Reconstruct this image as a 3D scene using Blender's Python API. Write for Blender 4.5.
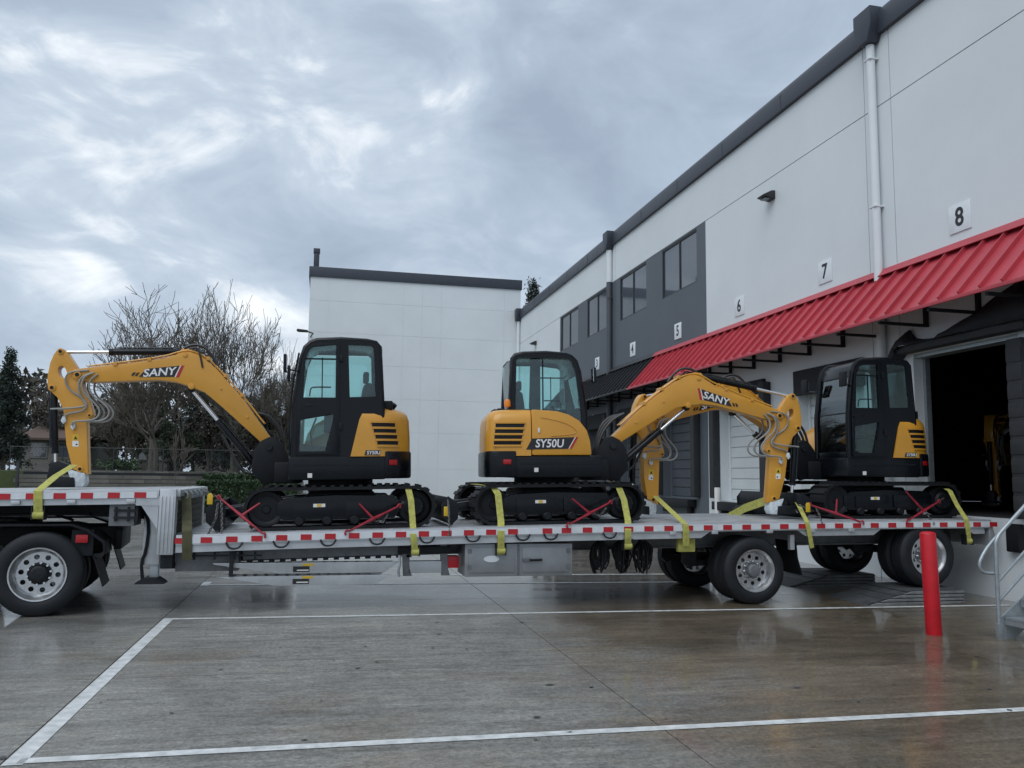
import bpy, bmesh, math, random
import numpy as np
from mathutils import Vector, Matrix
R = math.radians
for o in list(bpy.data.objects): bpy.data.objects.remove(o)
SC = bpy.context.scene
COL = SC.collection

# ------------------------------------------------------------------ camera
F, YAW, PITCH, ROLL, CAMH = 820.0, .2225, .112, .0135, 1.78
fw = Vector((math.sin(YAW)*math.cos(PITCH), math.cos(YAW)*math.cos(PITCH), math.sin(PITCH)))
rt = Vector((math.cos(YAW), -math.sin(YAW), 0)); up = rt.cross(fw)
rt, up = rt*math.cos(ROLL)+up*math.sin(ROLL), up*math.cos(ROLL)-rt*math.sin(ROLL)
CP = Vector((0, 0, CAMH))
cd = bpy.data.cameras.new('camera'); cam = bpy.data.objects.new('camera', cd); COL.objects.link(cam)
m = Matrix((rt, up, -fw)).transposed().to_4x4(); m.translation = CP
cam.matrix_world = m
cd.sensor_fit = 'HORIZONTAL'; cd.sensor_width = 36; cd.lens = 36*F/1024
cd.clip_start = .05; cd.clip_end = 2000
SC.camera = cam
SC.render.resolution_x = 1024; SC.render.resolution_y = 768

# ------------------------------------------------------------------ world: overcast sky
SUN_EL, SUN_AZ = R(52), R(226)       # azimuth clockwise from +Y: behind the camera, to its left
W = bpy.data.worlds.new('World'); SC.world = W; W.use_nodes = True
nt = W.node_tree; nt.nodes.clear(); N = nt.nodes.new; LK = nt.links.new
out = N('ShaderNodeOutputWorld')
sky = N('ShaderNodeTexSky'); sky.sky_type = 'NISHITA'; sky.sun_disc = False
sky.sun_elevation = SUN_EL; sky.sun_rotation = SUN_AZ
bg1 = N('ShaderNodeBackground'); bg1.inputs[1].default_value = .09; LK(sky.outputs[0], bg1.inputs[0])
tc = N('ShaderNodeTexCoord'); sp = N('ShaderNodeSeparateXYZ'); LK(tc.outputs['Generated'], sp.inputs[0])
def math_(op, a, b=None, c=None, tree=None):
    n = (tree or nt).nodes.new('ShaderNodeMath'); n.operation = op
    for i, v in enumerate((a, b, c)):
        if v is None: continue
        if isinstance(v, (int, float)): n.inputs[i].default_value = v
        else: (tree or nt).links.new(v, n.inputs[i])
    return n.outputs[0]
mp = N('ShaderNodeMapping'); LK(tc.outputs['Generated'], mp.inputs[0])
mp.inputs['Location'].default_value = (11.3, 2.2, 5.5); mp.inputs['Rotation'].default_value = (R(10), R(28), R(15)); mp.inputs['Scale'].default_value = (1.0, 1.0, 1.9)
n1 = N('ShaderNodeTexNoise'); n1.inputs['Scale'].default_value = 2.1; n1.inputs['Detail'].default_value = 8; n1.inputs['Roughness'].default_value = .52; n1.inputs['Distortion'].default_value = .45
LK(mp.outputs[0], n1.inputs[0])
n2 = N('ShaderNodeTexNoise'); n2.inputs['Scale'].default_value = 5.5; n2.inputs['Detail'].default_value = 9; n2.inputs['Roughness'].default_value = .58; n2.inputs['Distortion'].default_value = .6
LK(mp.outputs[0], n2.inputs[0])
nv = math_('ADD', math_('MULTIPLY', n1.outputs[0], .62), math_('MULTIPLY', n2.outputs[0], .38))
cr = N('ShaderNodeValToRGB'); LK(nv, cr.inputs[0])
e = cr.color_ramp.elements
e[0].position = .36; e[0].color = (.33, .40, .50, 1)
e[1].position = .63; e[1].color = (1.05, 1.08, 1.1, 1)
x = e.new(.47); x.color = (.42, .505, .615, 1)
x = e.new(.54); x.color = (.54, .625, .725, 1)
bg2 = N('ShaderNodeBackground'); LK(cr.outputs[0], bg2.inputs[0]); bg2.inputs[1].default_value = 1.0
mx = N('ShaderNodeMixShader'); mx.inputs[0].default_value = .93
LK(bg1.outputs[0], mx.inputs[1]); LK(bg2.outputs[0], mx.inputs[2]); LK(mx.outputs[0], out.inputs[0])

sd = bpy.data.lights.new('sun', 'SUN'); sd.energy = 1.4; sd.angle = R(50); sd.color = (.96, .98, 1)
so = bpy.data.objects.new('sun', sd); COL.objects.link(so)
sdir = Vector((math.sin(SUN_AZ)*math.cos(SUN_EL), math.cos(SUN_AZ)*math.cos(SUN_EL), math.sin(SUN_EL)))
so.rotation_euler = sdir.to_track_quat('Z', 'Y').to_euler(); so.location = (0, 0, 40)
SC.view_settings.view_transform = 'Standard'; SC.view_settings.look = 'None'
SC.view_settings.exposure = .18; SC.view_settings.gamma = 1; SC.view_settings.use_curve_mapping = False

# ------------------------------------------------------------------ pixel helpers
def ray(x, y): return fw + rt*((x-512)/F) + up*((384-y)/F)
def onX(x, y, X): d = ray(x, y); return CP + d*(X/d.x)
def onY(x, y, Y): d = ray(x, y); return CP + d*(Y/d.y)
def onZ(x, y, Z=0): d = ray(x, y); return CP + d*((Z-CAMH)/d.z)

# ------------------------------------------------------------------ materials
def mat(name, col, rough=.5, metal=0., var=.12, vscale=4., bump=0., bscale=40., rvar=.1, col2=None, coat=0., spec=.5, coords='Object', island=0.):
    M = bpy.data.materials.new(name); M.use_nodes = True
    t = M.node_tree; n = t.nodes; l = t.links
    b = n['Principled BSDF']; b.inputs['Metallic'].default_value = metal; b.inputs['Specular IOR Level'].default_value = spec
    b.inputs['Coat Weight'].default_value = coat; b.inputs['Coat Roughness'].default_value = .15
    if coords == 'World':
        vec = n.new('ShaderNodeNewGeometry').outputs['Position']
    else: vec = n.new('ShaderNodeTexCoord').outputs['Object']
    ns = n.new('ShaderNodeTexNoise'); ns.inputs['Scale'].default_value = vscale; ns.inputs['Detail'].default_value = 6; ns.inputs['Roughness'].default_value = .62
    l.new(vec, ns.inputs['Vector'])
    r = n.new('ShaderNodeValToRGB'); l.new(ns.outputs[0], r.inputs[0])
    c2 = col2 if col2 else tuple(min(1, c*(1+var)) for c in col)
    r.color_ramp.elements[0].position = .32; r.color_ramp.elements[0].color = (*[c*(1-var) for c in col], 1)
    r.color_ramp.elements[1].position = .68; r.color_ramp.elements[1].color = (*c2, 1)
    cs = r.outputs[0]
    if island:
        g = n.new('ShaderNodeNewGeometry')
        hv = n.new('ShaderNodeHueSaturation'); l.new(cs, hv.inputs['Color'])
        l.new(math_('MULTIPLY_ADD', g.outputs['Random Per Island'], island*2, 1-island, tree=t), hv.inputs['Value'])
        cs = hv.outputs[0]
    l.new(cs, b.inputs['Base Color'])
    l.new(math_('MULTIPLY_ADD', ns.outputs[0], rvar*2, rough-rvar, tree=t), b.inputs['Roughness'])
    if bump:
        n3 = n.new('ShaderNodeTexNoise'); n3.inputs['Scale'].default_value = bscale; n3.inputs['Detail'].default_value = 4; l.new(vec, n3.inputs['Vector'])
        bp = n.new('ShaderNodeBump'); bp.inputs['Strength'].default_value = bump; bp.inputs['Distance'].default_value = .01
        l.new(n3.outputs[0], bp.inputs['Height']); l.new(bp.outputs[0], b.inputs['Normal'])
    return M
def glass(name, tint, refl=.09, dark=0.):
    M = bpy.data.materials.new(name); M.use_nodes = True; t = M.node_tree; n = t.nodes; l = t.links; n.clear()
    o = n.new('ShaderNodeOutputMaterial'); tr = n.new('ShaderNodeBsdfTransparent'); tr.inputs[0].default_value = (*tint, 1)
    gl = n.new('ShaderNodeBsdfGlossy'); gl.inputs['Roughness'].default_value = .03; gl.inputs[0].default_value = (.9, .95, .95, 1)
    lw = n.new('ShaderNodeFresnel'); lw.inputs['IOR'].default_value = 1.5
    mm = n.new('ShaderNodeMixShader'); l.new(math_('ADD', lw.outputs[0], refl, tree=t), mm.inputs[0])
    l.new(tr.outputs[0], mm.inputs[1]); l.new(gl.outputs[0], mm.inputs[2]); l.new(mm.outputs[0], o.inputs[0])
    return M
def ground_mat():
    M = bpy.data.materials.new('wet_concrete'); M.use_nodes = True; t = M.node_tree; n = t.nodes; l = t.links
    b = n['Principled BSDF']; g = n.new('ShaderNodeNewGeometry'); pos = g.outputs['Position']
    def noise(s, d=6, r=.6, dist=0., sc=(1, 1, 1)):
        mp = n.new('ShaderNodeMapping'); mp.inputs['Scale'].default_value = sc; l.new(pos, mp.inputs[0])
        q = n.new('ShaderNodeTexNoise'); q.inputs['Scale'].default_value = s; q.inputs['Detail'].default_value = d; q.inputs['Roughness'].default_value = r; q.inputs['Distortion'].default_value = dist
        l.new(mp.outputs[0], q.inputs[0]); return q.outputs[0]
    def ramp(f, stops):
        q = n.new('ShaderNodeValToRGB'); l.new(f, q.inputs[0])
        while len(q.color_ramp.elements) < len(stops): q.color_ramp.elements.new(.5)
        for e_, (p, c) in zip(q.color_ramp.elements, stops): e_.position = p; e_.color = (*c, 1) if len(c) == 3 else c
        return q.outputs[0]
    def mixc(f, a, c, mode='MIX'):
        q = n.new('ShaderNodeMix'); q.data_type = 'RGBA'; q.blend_type = mode
        if isinstance(f, float): q.inputs[0].default_value = f
        else: l.new(f, q.inputs[0])
        l.new(a, q.inputs[6]); l.new(c, q.inputs[7]); return q.outputs[2]
    big = noise(.22, 4, .55, .3); mid = noise(1.1, 7, .65, .4, (.6, 1.4, 1)); fine = noise(28, 5, .7)
    sepx = n.new('ShaderNodeSeparateXYZ'); l.new(pos, sepx.inputs[0])
    clampf = lambda v, a_, b_: math_('MINIMUM', math_('MAXIMUM', v, a_, tree=t), b_, tree=t)
    east = clampf(math_('MULTIPLY_ADD', sepx.outputs[0], .15, -.32, tree=t), -.12, .42)        # wetter towards the dock, where the court drains
    film = math_('ADD', clampf(math_('MULTIPLY_ADD', sepx.outputs[1], .30, -3.05, tree=t), 0., .55), clampf(math_('MULTIPLY_ADD', sepx.outputs[0], -.40, -.62, tree=t), 0., .45), tree=t)
    wet = math_('ADD', math_('MULTIPLY', big, .9, tree=t), east, tree=t)
    wet = math_('ADD', wet, math_('MULTIPLY', math_('SUBTRACT', mid, .5, tree=t), .7, tree=t), tree=t)
    wetf = ramp(wet, [(.36, (0, 0, 0)), (.62, (1, 1, 1))])
    c1 = ramp(mid, [(.3, (.155, .155, .143)), (.5, (.205, .204, .19)), (.72, (.25, .248, .232))])
    c2 = ramp(mid, [(.3, (.085, .068, .046)), (.5, (.135, .110, .078)), (.72, (.18, .150, .108))])
    c = mixc(wetf, c1, c2)
    c = mixc(.8, c, ramp(fine, [(.3, (.24, .24, .24)), (.7, (.74, .74, .74))]), 'OVERLAY')
    c = mixc(.7, c, ramp(noise(75, 3, .7), [(.3, (.3, .3, .3)), (.7, (.7, .7, .7))]), 'OVERLAY')
    gr = noise(6.5, 7, .75, 1.0, (.45, 1.8, 1))
    c = mixc(.75, c, ramp(gr, [(.33, (.26, .25, .24)), (.5, (.5, .5, .5)), (.68, (.68, .68, .67))]), 'OVERLAY')
    stx = noise(1.6, 8, .72, .8, (.28, 2.6, 1))
    c = mixc(.75, c, ramp(stx, [(.28, (.30, .29, .28)), (.5, (.5, .5, .5)), (.72, (.70, .69, .67))]), 'OVERLAY')
    c = mixc(.5, c, ramp(noise(.42, 4, .62, .9), [(.3, (.29, .28, .27)), (.5, (.52, .52, .52)), (.7, (.68, .68, .68))]), 'OVERLAY')
    st = noise(3.0, 6, .7, 1.2, (.35, 2.2, 1))
    c = mixc(ramp(st, [(.60, (0, 0, 0)), (.76, (.55, .55, .55))]), c, ramp(fine, [(0, (.045, .04, .034)), (1, (.05, .045, .04))]))
    sp_ = noise(9, 3, .5, .6)
    c = mixc(ramp(sp_, [(.73, (0, 0, 0)), (.77, (.8, .8, .8))]), c, ramp(fine, [(0, (.03, .027, .022)), (1, (.035, .03, .025))]))
    l.new(c, b.inputs['Base Color'])
    pud = ramp(noise(.55, 5, .55, .5), [(.42, (0, 0, 0)), (.6, (1, 1, 1))])
    l.new(math_('MULTIPLY_ADD', wetf, -.15, .55, tree=t), b.inputs['Roughness'])
    cw_ = math_('ADD', math_('ADD', math_('MULTIPLY', wetf, .40, tree=t), math_('MULTIPLY', film, 1.5, tree=t), tree=t), math_('MULTIPLY', math_('MULTIPLY', pud, wetf, tree=t), .5, tree=t), tree=t)
    l.new(clampf(cw_, .06, 1.), b.inputs['Coat Weight'])
    l.new(clampf(math_('ADD', math_('MULTIPLY_ADD', mid, .30, .02, tree=t), math_('MULTIPLY_ADD', film, .02, math_('MULTIPLY', pud, -.10, tree=t), tree=t), tree=t), .06, .34), b.inputs['Coat Roughness'])
    b.inputs['Coat IOR'].default_value = 1.36
    b.inputs['Specular IOR Level'].default_value = .35
    bp = n.new('ShaderNodeBump'); bp.inputs['Strength'].default_value = .22; bp.inputs['Distance'].default_value = .008
    l.new(math_('ADD', fine, noise(5, 4, .6), tree=t), bp.inputs['Height']); l.new(bp.outputs[0], b.inputs['Normal'])
    return M

M = {}
M['concrete'] = ground_mat()
M['joint'] = mat('joint_filler', (.02, .02, .02), .8)
M['asphalt'] = mat('asphalt', (.06, .06, .06), .5, vscale=.5, bump=.3, coords='World')
M['paintline'] = mat('worn_white_paint', (.55, .57, .56), .45, var=.22, vscale=9, bump=.15, coords='World', col2=(.72, .74, .74))
M['white'] = mat('white_wall_paint', (.66, .70, .715), .6, var=.035, vscale=.5, bump=.1, bscale=60, coords='World')
M['white2'] = mat('white_metal_door', (.62, .66, .66), .45, var=.05, vscale=1.2, coords='World')
M['slate'] = mat('slate_grey_wall', (.092, .108, .126), .6, var=.10, vscale=.6, bump=.1, bscale=60, coords='World')
M['slatedoor'] = mat('grey_door', (.066, .076, .088), .5, var=.10, vscale=1)
M['cap'] = mat('dark_parapet_metal', (.035, .043, .058), .5, var=.1)
M['redroof'] = mat('red_roof_metal', (.42, .045, .062), .42, var=.10, vscale=1.5, coords='World')
M['blackroof'] = mat('black_roof_metal', (.02, .022, .026), .4, var=.1)
M['frame'] = mat('dark_window_frame', (.02, .022, .024), .4)
M['winglass'] = mat('dark_window_glass', (.075, .09, .11), .04, var=.05, rvar=.01, spec=1.0)
M['galv'] = mat('galvanised_steel', (.34, .38, .40), .42, .55, var=.12, vscale=14)
M['alu'] = mat('aluminium', (.50, .52, .54), .42, .55, var=.13, vscale=3, bump=.06, bscale=80)
M['aludeck'] = mat('weathered_aluminium_deck', (.50, .515, .53), .40, .35, var=.2, vscale=5, bump=.1)
M['aluwheel'] = mat('polished_wheel', (.58, .59, .60), .30, .85, var=.12, vscale=18)
M['boxalu'] = mat('dull_aluminium_box', (.27, .285, .30), .42, .5, var=.12, vscale=4)
M['steelgrey'] = mat('grey_steel', (.16, .17, .18), .5, .3, var=.25, vscale=6)
M['darksteel'] = mat('dark_steel', (.014, .016, .019), .55, .2, var=.3, vscale=7, bump=.1, spec=.35)
M['black'] = mat('black_machine_paint', (.0035, .005, .0075), .26, var=.3, vscale=5, rvar=.07, spec=.30)
M['blackmatt'] = mat('matt_black_casting', (.0055, .007, .0095), .55, var=.25, vscale=8, bump=.05, spec=.3)
M['rubber'] = mat('black_rubber', (.007, .008, .010), .6, var=.3, vscale=9, bump=.1, spec=.3)
M['tyre'] = mat('tyre_rubber', (.011, .013, .016), .62, var=.3, vscale=7, bump=.12, bscale=60, spec=.35)
M['yellow'] = mat('yellow_machine_paint', (.60, .285, .030), .33, var=.05, vscale=2.5, rvar=.05, coat=.25)
M['chrome'] = mat('chrome_rod', (.75, .76, .78), .16, .95, var=.03)
M['hose'] = mat('black_hose', (.02, .021, .022), .45)
M['greyhose'] = mat('grey_sleeved_hose', (.25, .25, .235), .5, var=.15)
M['red'] = mat('red_paint', (.50, .008, .018), .38, var=.12, vscale=5)
M['bindred'] = mat('red_binder_paint', (.30, .012, .028), .45, var=.35, vscale=14)
M['redtape'] = mat('red_reflective_tape', (.42, .012, .02), .35, var=.12, vscale=12)
M['whitetape'] = mat('white_reflective_tape', (.62, .66, .69), .35, var=.08, vscale=8)
M['strap'] = mat('yellow_webbing', (.42, .41, .10), .75, var=.25, vscale=16, bump=.2, bscale=200)
M['oldstrap'] = mat('olive_webbing', (.075, .072, .035), .8, var=.25, vscale=12, bump=.2, bscale=200)
M['timber'] = mat('dark_wet_timber', (.035, .033, .022), .7, var=.3, vscale=6, bump=.2)
M['chain'] = mat('steel_chain', (.10, .10, .095), .45, .7, var=.3, vscale=30)
M['tag'] = mat('yellow_plastic', (.62, .40, .02), .45)
M['cabglass'] = glass('cab_glass', (.82, .96, .955), .015)
M['frontglass'] = glass('front_glass', (.82, .96, .955), .10)
M['decal'] = mat('black_decal', (.012, .013, .016), .4)
M['letter'] = mat('white_lettering', (.72, .72, .72), .45, var=.03)
M['sticker'] = mat('white_sticker', (.7, .7, .68), .5, var=.05)
M['plate'] = mat('white_sign_plate', (.70, .745, .77), .5, var=.05)
M['ink'] = mat('black_ink', (.015, .015, .015), .5)
M['lampred'] = mat('red_lamp_lens', (.38, .01, .015), .18)
M['amber'] = mat('amber_lens', (.75, .22, .02), .2)
M['plasticwhite'] = mat('white_wrap', (.55, .60, .63), .35, var=.25, vscale=25, bump=.4, bscale=50)
M['seat'] = mat('seat_vinyl', (.02, .02, .022), .6)
M['mirror'] = mat('mirror_glass', (.8, .85, .88), .05, 1., var=.02, rvar=.01)
M['bark'] = mat('grey_bark', (.11, .10, .088), .9, var=.3, vscale=6, coords='World')
M['twig'] = mat('twig_bark', (.115, .10, .085), .9, var=.3, vscale=2, coords='World')
M['fir'] = mat('fir_needles', (.022, .036, .026), .75, var=.35, vscale=.6, coords='World', island=.45)
M['fir2'] = mat('pale_fir_needles', (.050, .062, .038), .75, var=.35, vscale=.6, coords='World', island=.45)
M['brush'] = mat('winter_brush', (.075, .070, .056), .85, var=.35, vscale=.7, coords='World', island=.45)
M['hedge'] = mat('hedge_leaves', (.022, .050, .013), .6, var=.3, vscale=2, coords='World', island=.4)
M['grass'] = mat('lawn_grass', (.055, .075, .025), .9, var=.3, vscale=1.5, bump=.5, coords='World')
M['stone'] = mat('grey_brown_block', (.12, .116, .10), .85, var=.3, vscale=1.2, bump=.4, coords='World', island=.2)
M['housewall'] = mat('tan_house_wall', (.17, .16, .145), .8)
M['houseroof'] = mat('brown_shingle_roof', (.10, .065, .05), .85)
M['ramp'] = mat('grey_ramp', (.20, .21, .215), .5, .3, var=.3, vscale=5, bump=.3)
M['rampdark'] = mat('ramp_tread', (.06, .064, .068), .6, var=.3, vscale=6, bump=.4)
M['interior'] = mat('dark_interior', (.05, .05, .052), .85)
M['fabric'] = mat('black_fabric', (.016, .018, .022), .8, var=.25, vscale=5, bump=.2)
M['foam'] = mat('dock_pad', (.03, .032, .036), .75, var=.2)

# ------------------------------------------------------------------ mesh builder
WM = {}
class MB:
    def __init__(s): s.bm = bmesh.new()
    def face(s, vs): return s.bm.faces.new([s.bm.verts.new(v) for v in vs])
    def box(s, x0, x1, y0, y1, z0, z1, nx=1):
        xs = [x0+(x1-x0)*i/nx for i in range(nx+1)]
        rings = [[s.bm.verts.new((x, y, z)) for y, z in ((y0, z0), (y1, z0), (y1, z1), (y0, z1))] for x in xs]
        for a, b in zip(rings, rings[1:]):
            for i in range(4): s.bm.faces.new((a[i], b[i], b[(i+1) % 4], a[(i+1) % 4]))
        s.bm.faces.new(rings[0]); s.bm.faces.new(rings[-1][::-1]); return s
    def cyl(s, p0, p1, r0, r1=None, n=12, cap=True):
        p0, p1 = Vector(p0), Vector(p1); r1 = r0 if r1 is None else r1
        q = (p1-p0).to_track_quat('Z', 'Y'); rr = []
        for p, r in ((p0, r0), (p1, r1)):
            rr.append([s.bm.verts.new(p + q @ Vector((r*math.cos(2*math.pi*i/n), r*math.sin(2*math.pi*i/n), 0))) for i in range(n)])
        for i in range(n): s.bm.faces.new((rr[0][i], rr[0][(i+1) % n], rr[1][(i+1) % n], rr[1][i]))
        if cap: s.bm.faces.new(rr[0][::-1]); s.bm.faces.new(rr[1])
        return s
    def tube(s, pts, r, n=6, smooth=0, cap=True):
        pts = [Vector(p) for p in pts]
        for _ in range(smooth):
            q = [pts[0]]
            for a, b in zip(pts, pts[1:]): q += [a*.75+b*.25, a*.25+b*.75]
            pts = q+[pts[-1]]
        rings = []
        d0 = (pts[1]-pts[0]).normalized(); ref = Vector((0, 0, 1)) if abs(d0.z) < .9 else Vector((1, 0, 0)); u = d0.cross(ref).normalized()
        for i, p in enumerate(pts):
            d = (pts[min(i+1, len(pts)-1)]-pts[max(i-1, 0)]).normalized()
            u = (u-d*u.dot(d)); u = u.normalized() if u.length > 1e-6 else d.orthogonal().normalized()
            v = d.cross(u); rad = r[i] if isinstance(r, list) else r
            rings.append([s.bm.verts.new(p+(u*math.cos(2*math.pi*k/n)+v*math.sin(2*math.pi*k/n))*rad) for k in range(n)])
        for a, b in zip(rings, rings[1:]):
            for i in range(n): s.bm.faces.new((a[i], a[(i+1) % n], b[(i+1) % n], b[i]))
        if cap: s.bm.faces.new(rings[0][::-1]); s.bm.faces.new(rings[-1])
        return s
    @staticmethod
    def _p(pl, a, b, c): return {'xz': (a, c, b), 'xy': (a, b, c), 'yz': (c, a, b)}[pl]
    def prism(s, pts, pl, c0, c1):
        A = [s.bm.verts.new(s._p(pl, a, b, c0)) for a, b in pts]; B = [s.bm.verts.new(s._p(pl, a, b, c1)) for a, b in pts]; n = len(pts)
        s.bm.faces.new(A); s.bm.faces.new(B[::-1])
        for i in range(n): s.bm.faces.new((A[i], B[i], B[(i+1) % n], A[(i+1) % n]))
        return s
    def plate(s, outer, holes, pl, c0, c1):
        t = bmesh.new(); E_ = []
        for lp in [outer]+holes:
            vs = [t.verts.new((a, b, 0)) for a, b in lp]
            E_ += [t.edges.new((vs[i], vs[(i+1) % len(vs)])) for i in range(len(vs))]
        bmesh.ops.triangle_fill(t, use_beauty=True, edges=E_)
        t.verts.index_update(); fs = [[v.index for v in f.verts] for f in t.faces]; vs = [v.co.copy() for v in t.verts]
        loops = []; k = 0
        for lp in [outer]+holes: loops.append(list(range(k, k+len(lp)))); k += len(lp)
        t.free()
        A = [s.bm.verts.new(s._p(pl, v.x, v.y, c0)) for v in vs]; B = [s.bm.verts.new(s._p(pl, v.x, v.y, c1)) for v in vs]
        for f in fs: s.bm.faces.new([A[i] for i in f]); s.bm.faces.new([B[i] for i in f][::-1])
        for lp in loops:
            for i in range(len(lp)):
                a, b = lp[i], lp[(i+1) % len(lp)]; s.bm.faces.new((A[a], B[a], B[b], A[b]))
        return s
    def lathe(s, prof, c, axis, n=32):
        ax = Vector(axis).normalized(); u = ax.orthogonal().normalized(); v = ax.cross(u); c = Vector(c); rings = []
        for r, h in prof: rings.append([s.bm.verts.new(c+ax*h+(u*math.cos(2*math.pi*i/n)+v*math.sin(2*math.pi*i/n))*r) for i in range(n)])
        for a, b in zip(rings, rings[1:]):
            for i in range(n): s.bm.faces.new((a[i], a[(i+1) % n], b[(i+1) % n], b[i]))
        return s
    def ribbon(s, pts, w, th, wdir=(1, 0, 0)):
        pts = [Vector(p) for p in pts]; wd = Vector(wdir).normalized(); rings = []
        for i, p in enumerate(pts):
            d = (pts[min(i+1, len(pts)-1)]-pts[max(i-1, 0)]).normalized(); nn = d.cross(wd).normalized(); ww = nn.cross(d).normalized()
            rings.append([s.bm.verts.new(p+ww*(a*w/2)+nn*(b*th/2)) for a, b in ((-1, -1), (1, -1), (1, 1), (-1, 1))])
        for a, b in zip(rings, rings[1:]):
            for i in range(4): s.bm.faces.new((a[i], a[(i+1) % 4], b[(i+1) % 4], b[i]))
        s.bm.faces.new(rings[0][::-1]); s.bm.faces.new(rings[-1]); return s
    def warp(s, fn):
        for v in s.bm.verts: v.co = fn(v.co)
        return s
    def xf(s, mt): s.bm.transform(mt); return s
    def mesh(s, name, m_, bevel=0, smooth=35, seg=2):
        bm = s.bm
        bmesh.ops.remove_doubles(bm, verts=bm.verts, dist=1e-5)
        bmesh.ops.recalc_face_normals(bm, faces=bm.faces)
        if bevel:
            ed = [e_ for e_ in bm.edges if len(e_.link_faces) == 2 and e_.calc_face_angle(0) > R(32)]
            if ed: bmesh.ops.bevel(bm, geom=ed, offset=bevel, segments=seg, profile=.6, affect='EDGES', clamp_overlap=True)
        me = bpy.data.meshes.new(name); bm.to_mesh(me); bm.free()
        me.materials.append(M[m_] if isinstance(m_, str) else m_)
        if smooth:
            me.polygons.foreach_set('use_smooth', [True]*len(me.polygons)); me.set_sharp_from_angle(angle=R(smooth))
        return me
    def build(s, name, m_, parent=None, bevel=0, smooth=35, local=False, seg=2):
        if parent is not None and not local and parent in WM: s.bm.transform(WM[parent].inverted())
        o = bpy.data.objects.new(name, s.mesh(name, m_, bevel, smooth, seg)); COL.objects.link(o)
        if parent is not None:
            o.parent = parent
            if parent in WM: WM[o] = WM[parent]
        return o
def tag(o, label=None, cat=None, group=None, kind=None):
    if label: o['label'] = label
    if cat: o['category'] = cat
    if group: o['group'] = group
    if kind: o['kind'] = kind
    return o
def thing(name, label, cat, loc=(0, 0, 0), rot=None, group=None):
    o = bpy.data.objects.new(name, None); COL.objects.link(o); o.empty_display_size = .3
    mt = Matrix.Translation(Vector(loc)) @ (rot if rot is not None else Matrix.Identity(4))
    o.matrix_world = mt; WM[o] = mt
    return tag(o, label, cat, group)
def link_copy(src, parent, mt=None):
    c = src.copy(); COL.objects.link(c); c.parent = parent
    if mt is not None: c.matrix_local = mt
    return c
def B(x0, x1, y0, y1, z0, z1, nx=1): return MB().box(x0, x1, y0, y1, z0, z1, nx)
def text_mb(body, size, origin, right, upv, th=.004, xs=1., shear=0., align='CENTER'):
    cu = bpy.data.curves.new('t', 'FONT'); cu.body = body; cu.size = size; cu.extrude = th; cu.align_x = align; cu.align_y = 'CENTER'; cu.offset = size*.018; cu.resolution_u = 3
    to = bpy.data.objects.new('t', cu); COL.objects.link(to)
    bpy.context.view_layer.update()
    me = bpy.data.meshes.new_from_object(to.evaluated_get(bpy.context.evaluated_depsgraph_get()))
    bpy.data.objects.remove(to); bpy.data.curves.remove(cu)
    r_, u_ = Vector(right).normalized(), Vector(upv).normalized(); n_ = r_.cross(u_); o_ = Vector(origin)
    for v in me.vertices:
        c = v.co.copy(); v.co = o_+r_*(c.x*xs+c.y*shear)+u_*c.y+n_*c.z
    mb = MB(); mb.bm.from_mesh(me); bpy.data.meshes.remove(me)
    return mb

# ================================================================== SETTING: ground
GS = .0062
def gz(x): return -GS*max(0., x+1.88)      # the court falls slightly towards the dock
def onG(px, py):
    p = onZ(px, py)
    for _ in range(4): p = onZ(px, py, gz(p.x))
    return p
g = MB(); g.face([(-400, -60, -.30), (400, -60, -.30), (400, 700, -.30), (-400, 700, -.30)])
ground = tag(g.build('ground', 'asphalt', smooth=0), 'dark asphalt ground under and around the concrete court', 'ground', kind='structure')
pv = MB(); pv.face([(-27.2, -9.5, -.24), (10.75, -9.5, -.24), (10.75, 46, -.24), (-27.2, 46, -.24)])
pavement = tag(pv.build('pavement', 'joint', smooth=0), 'wet concrete truck court with sawn joints', 'pavement', kind='structure')
XJ = onZ(151, 629).x; xj = [XJ+4.32*k for k in range(-6, 3)]+[10.72]; yj = [7.9+4.3*k for k in range(-4, 9)]+[46.0]
slab_meshes = {}
for i in range(len(xj)-1):
    for j in range(len(yj)-1):
        w, d = round(xj[i+1]-xj[i], 3), round(yj[j+1]-yj[j], 3)
        if (w, d) not in slab_meshes: slab_meshes[(w, d)] = B(.005, w-.005, .005, d-.005, -.12, 0).mesh('slab', 'concrete', smooth=0)
        o = bpy.data.objects.new('slab', slab_meshes[(w, d)]); COL.objects.link(o); o.parent = pavement; o.location = (xj[i], yj[j], gz(xj[i])); o.rotation_euler.y = math.atan(GS) if xj[i] > -2.2 else 0.
def line(name, a, b, w, label):
    a, b = Vector((a[0], a[1], .0)), Vector((b[0], b[1], .0)); d = (b-a).normalized(); s = Vector((-d.y, d.x, 0))*w/2
    mb = MB(); n = max(2, int((b-a).length/.25)); rnd = random.Random(len(label))
    for i in range(n):
        p, q = a+(b-a)*(i/n), a+(b-a)*((i+1)/n)
        mb.face([(v.x, v.y, gz(v.x)+.0045) for v in (p-s, q-s, q+s, p+s)])
    return tag(mb.build(name, 'paintline', pavement, smooth=0), label)
pa, pb = onG(172, 619.2), onG(870, 607.6)
line('lane_marking', (XJ+.09, pa.y), (10.3, pa.y+(pb.y-pa.y)*1.27), .095, 'white line beside the trailer wheels')
pa, pb = onG(40, 760.6), onG(1024, 709.5)
line('lane_marking', (XJ+.09, pa.y), (9.5, pb.y), .10, 'white line nearest the bottom of the court')
line('lane_marking', (XJ+.075, 5.72), (XJ+.075, 10.93), .12, 'white line along the sawn joint')
pa, pb = onG(207, 585), onG(640, 582.4)
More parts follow.
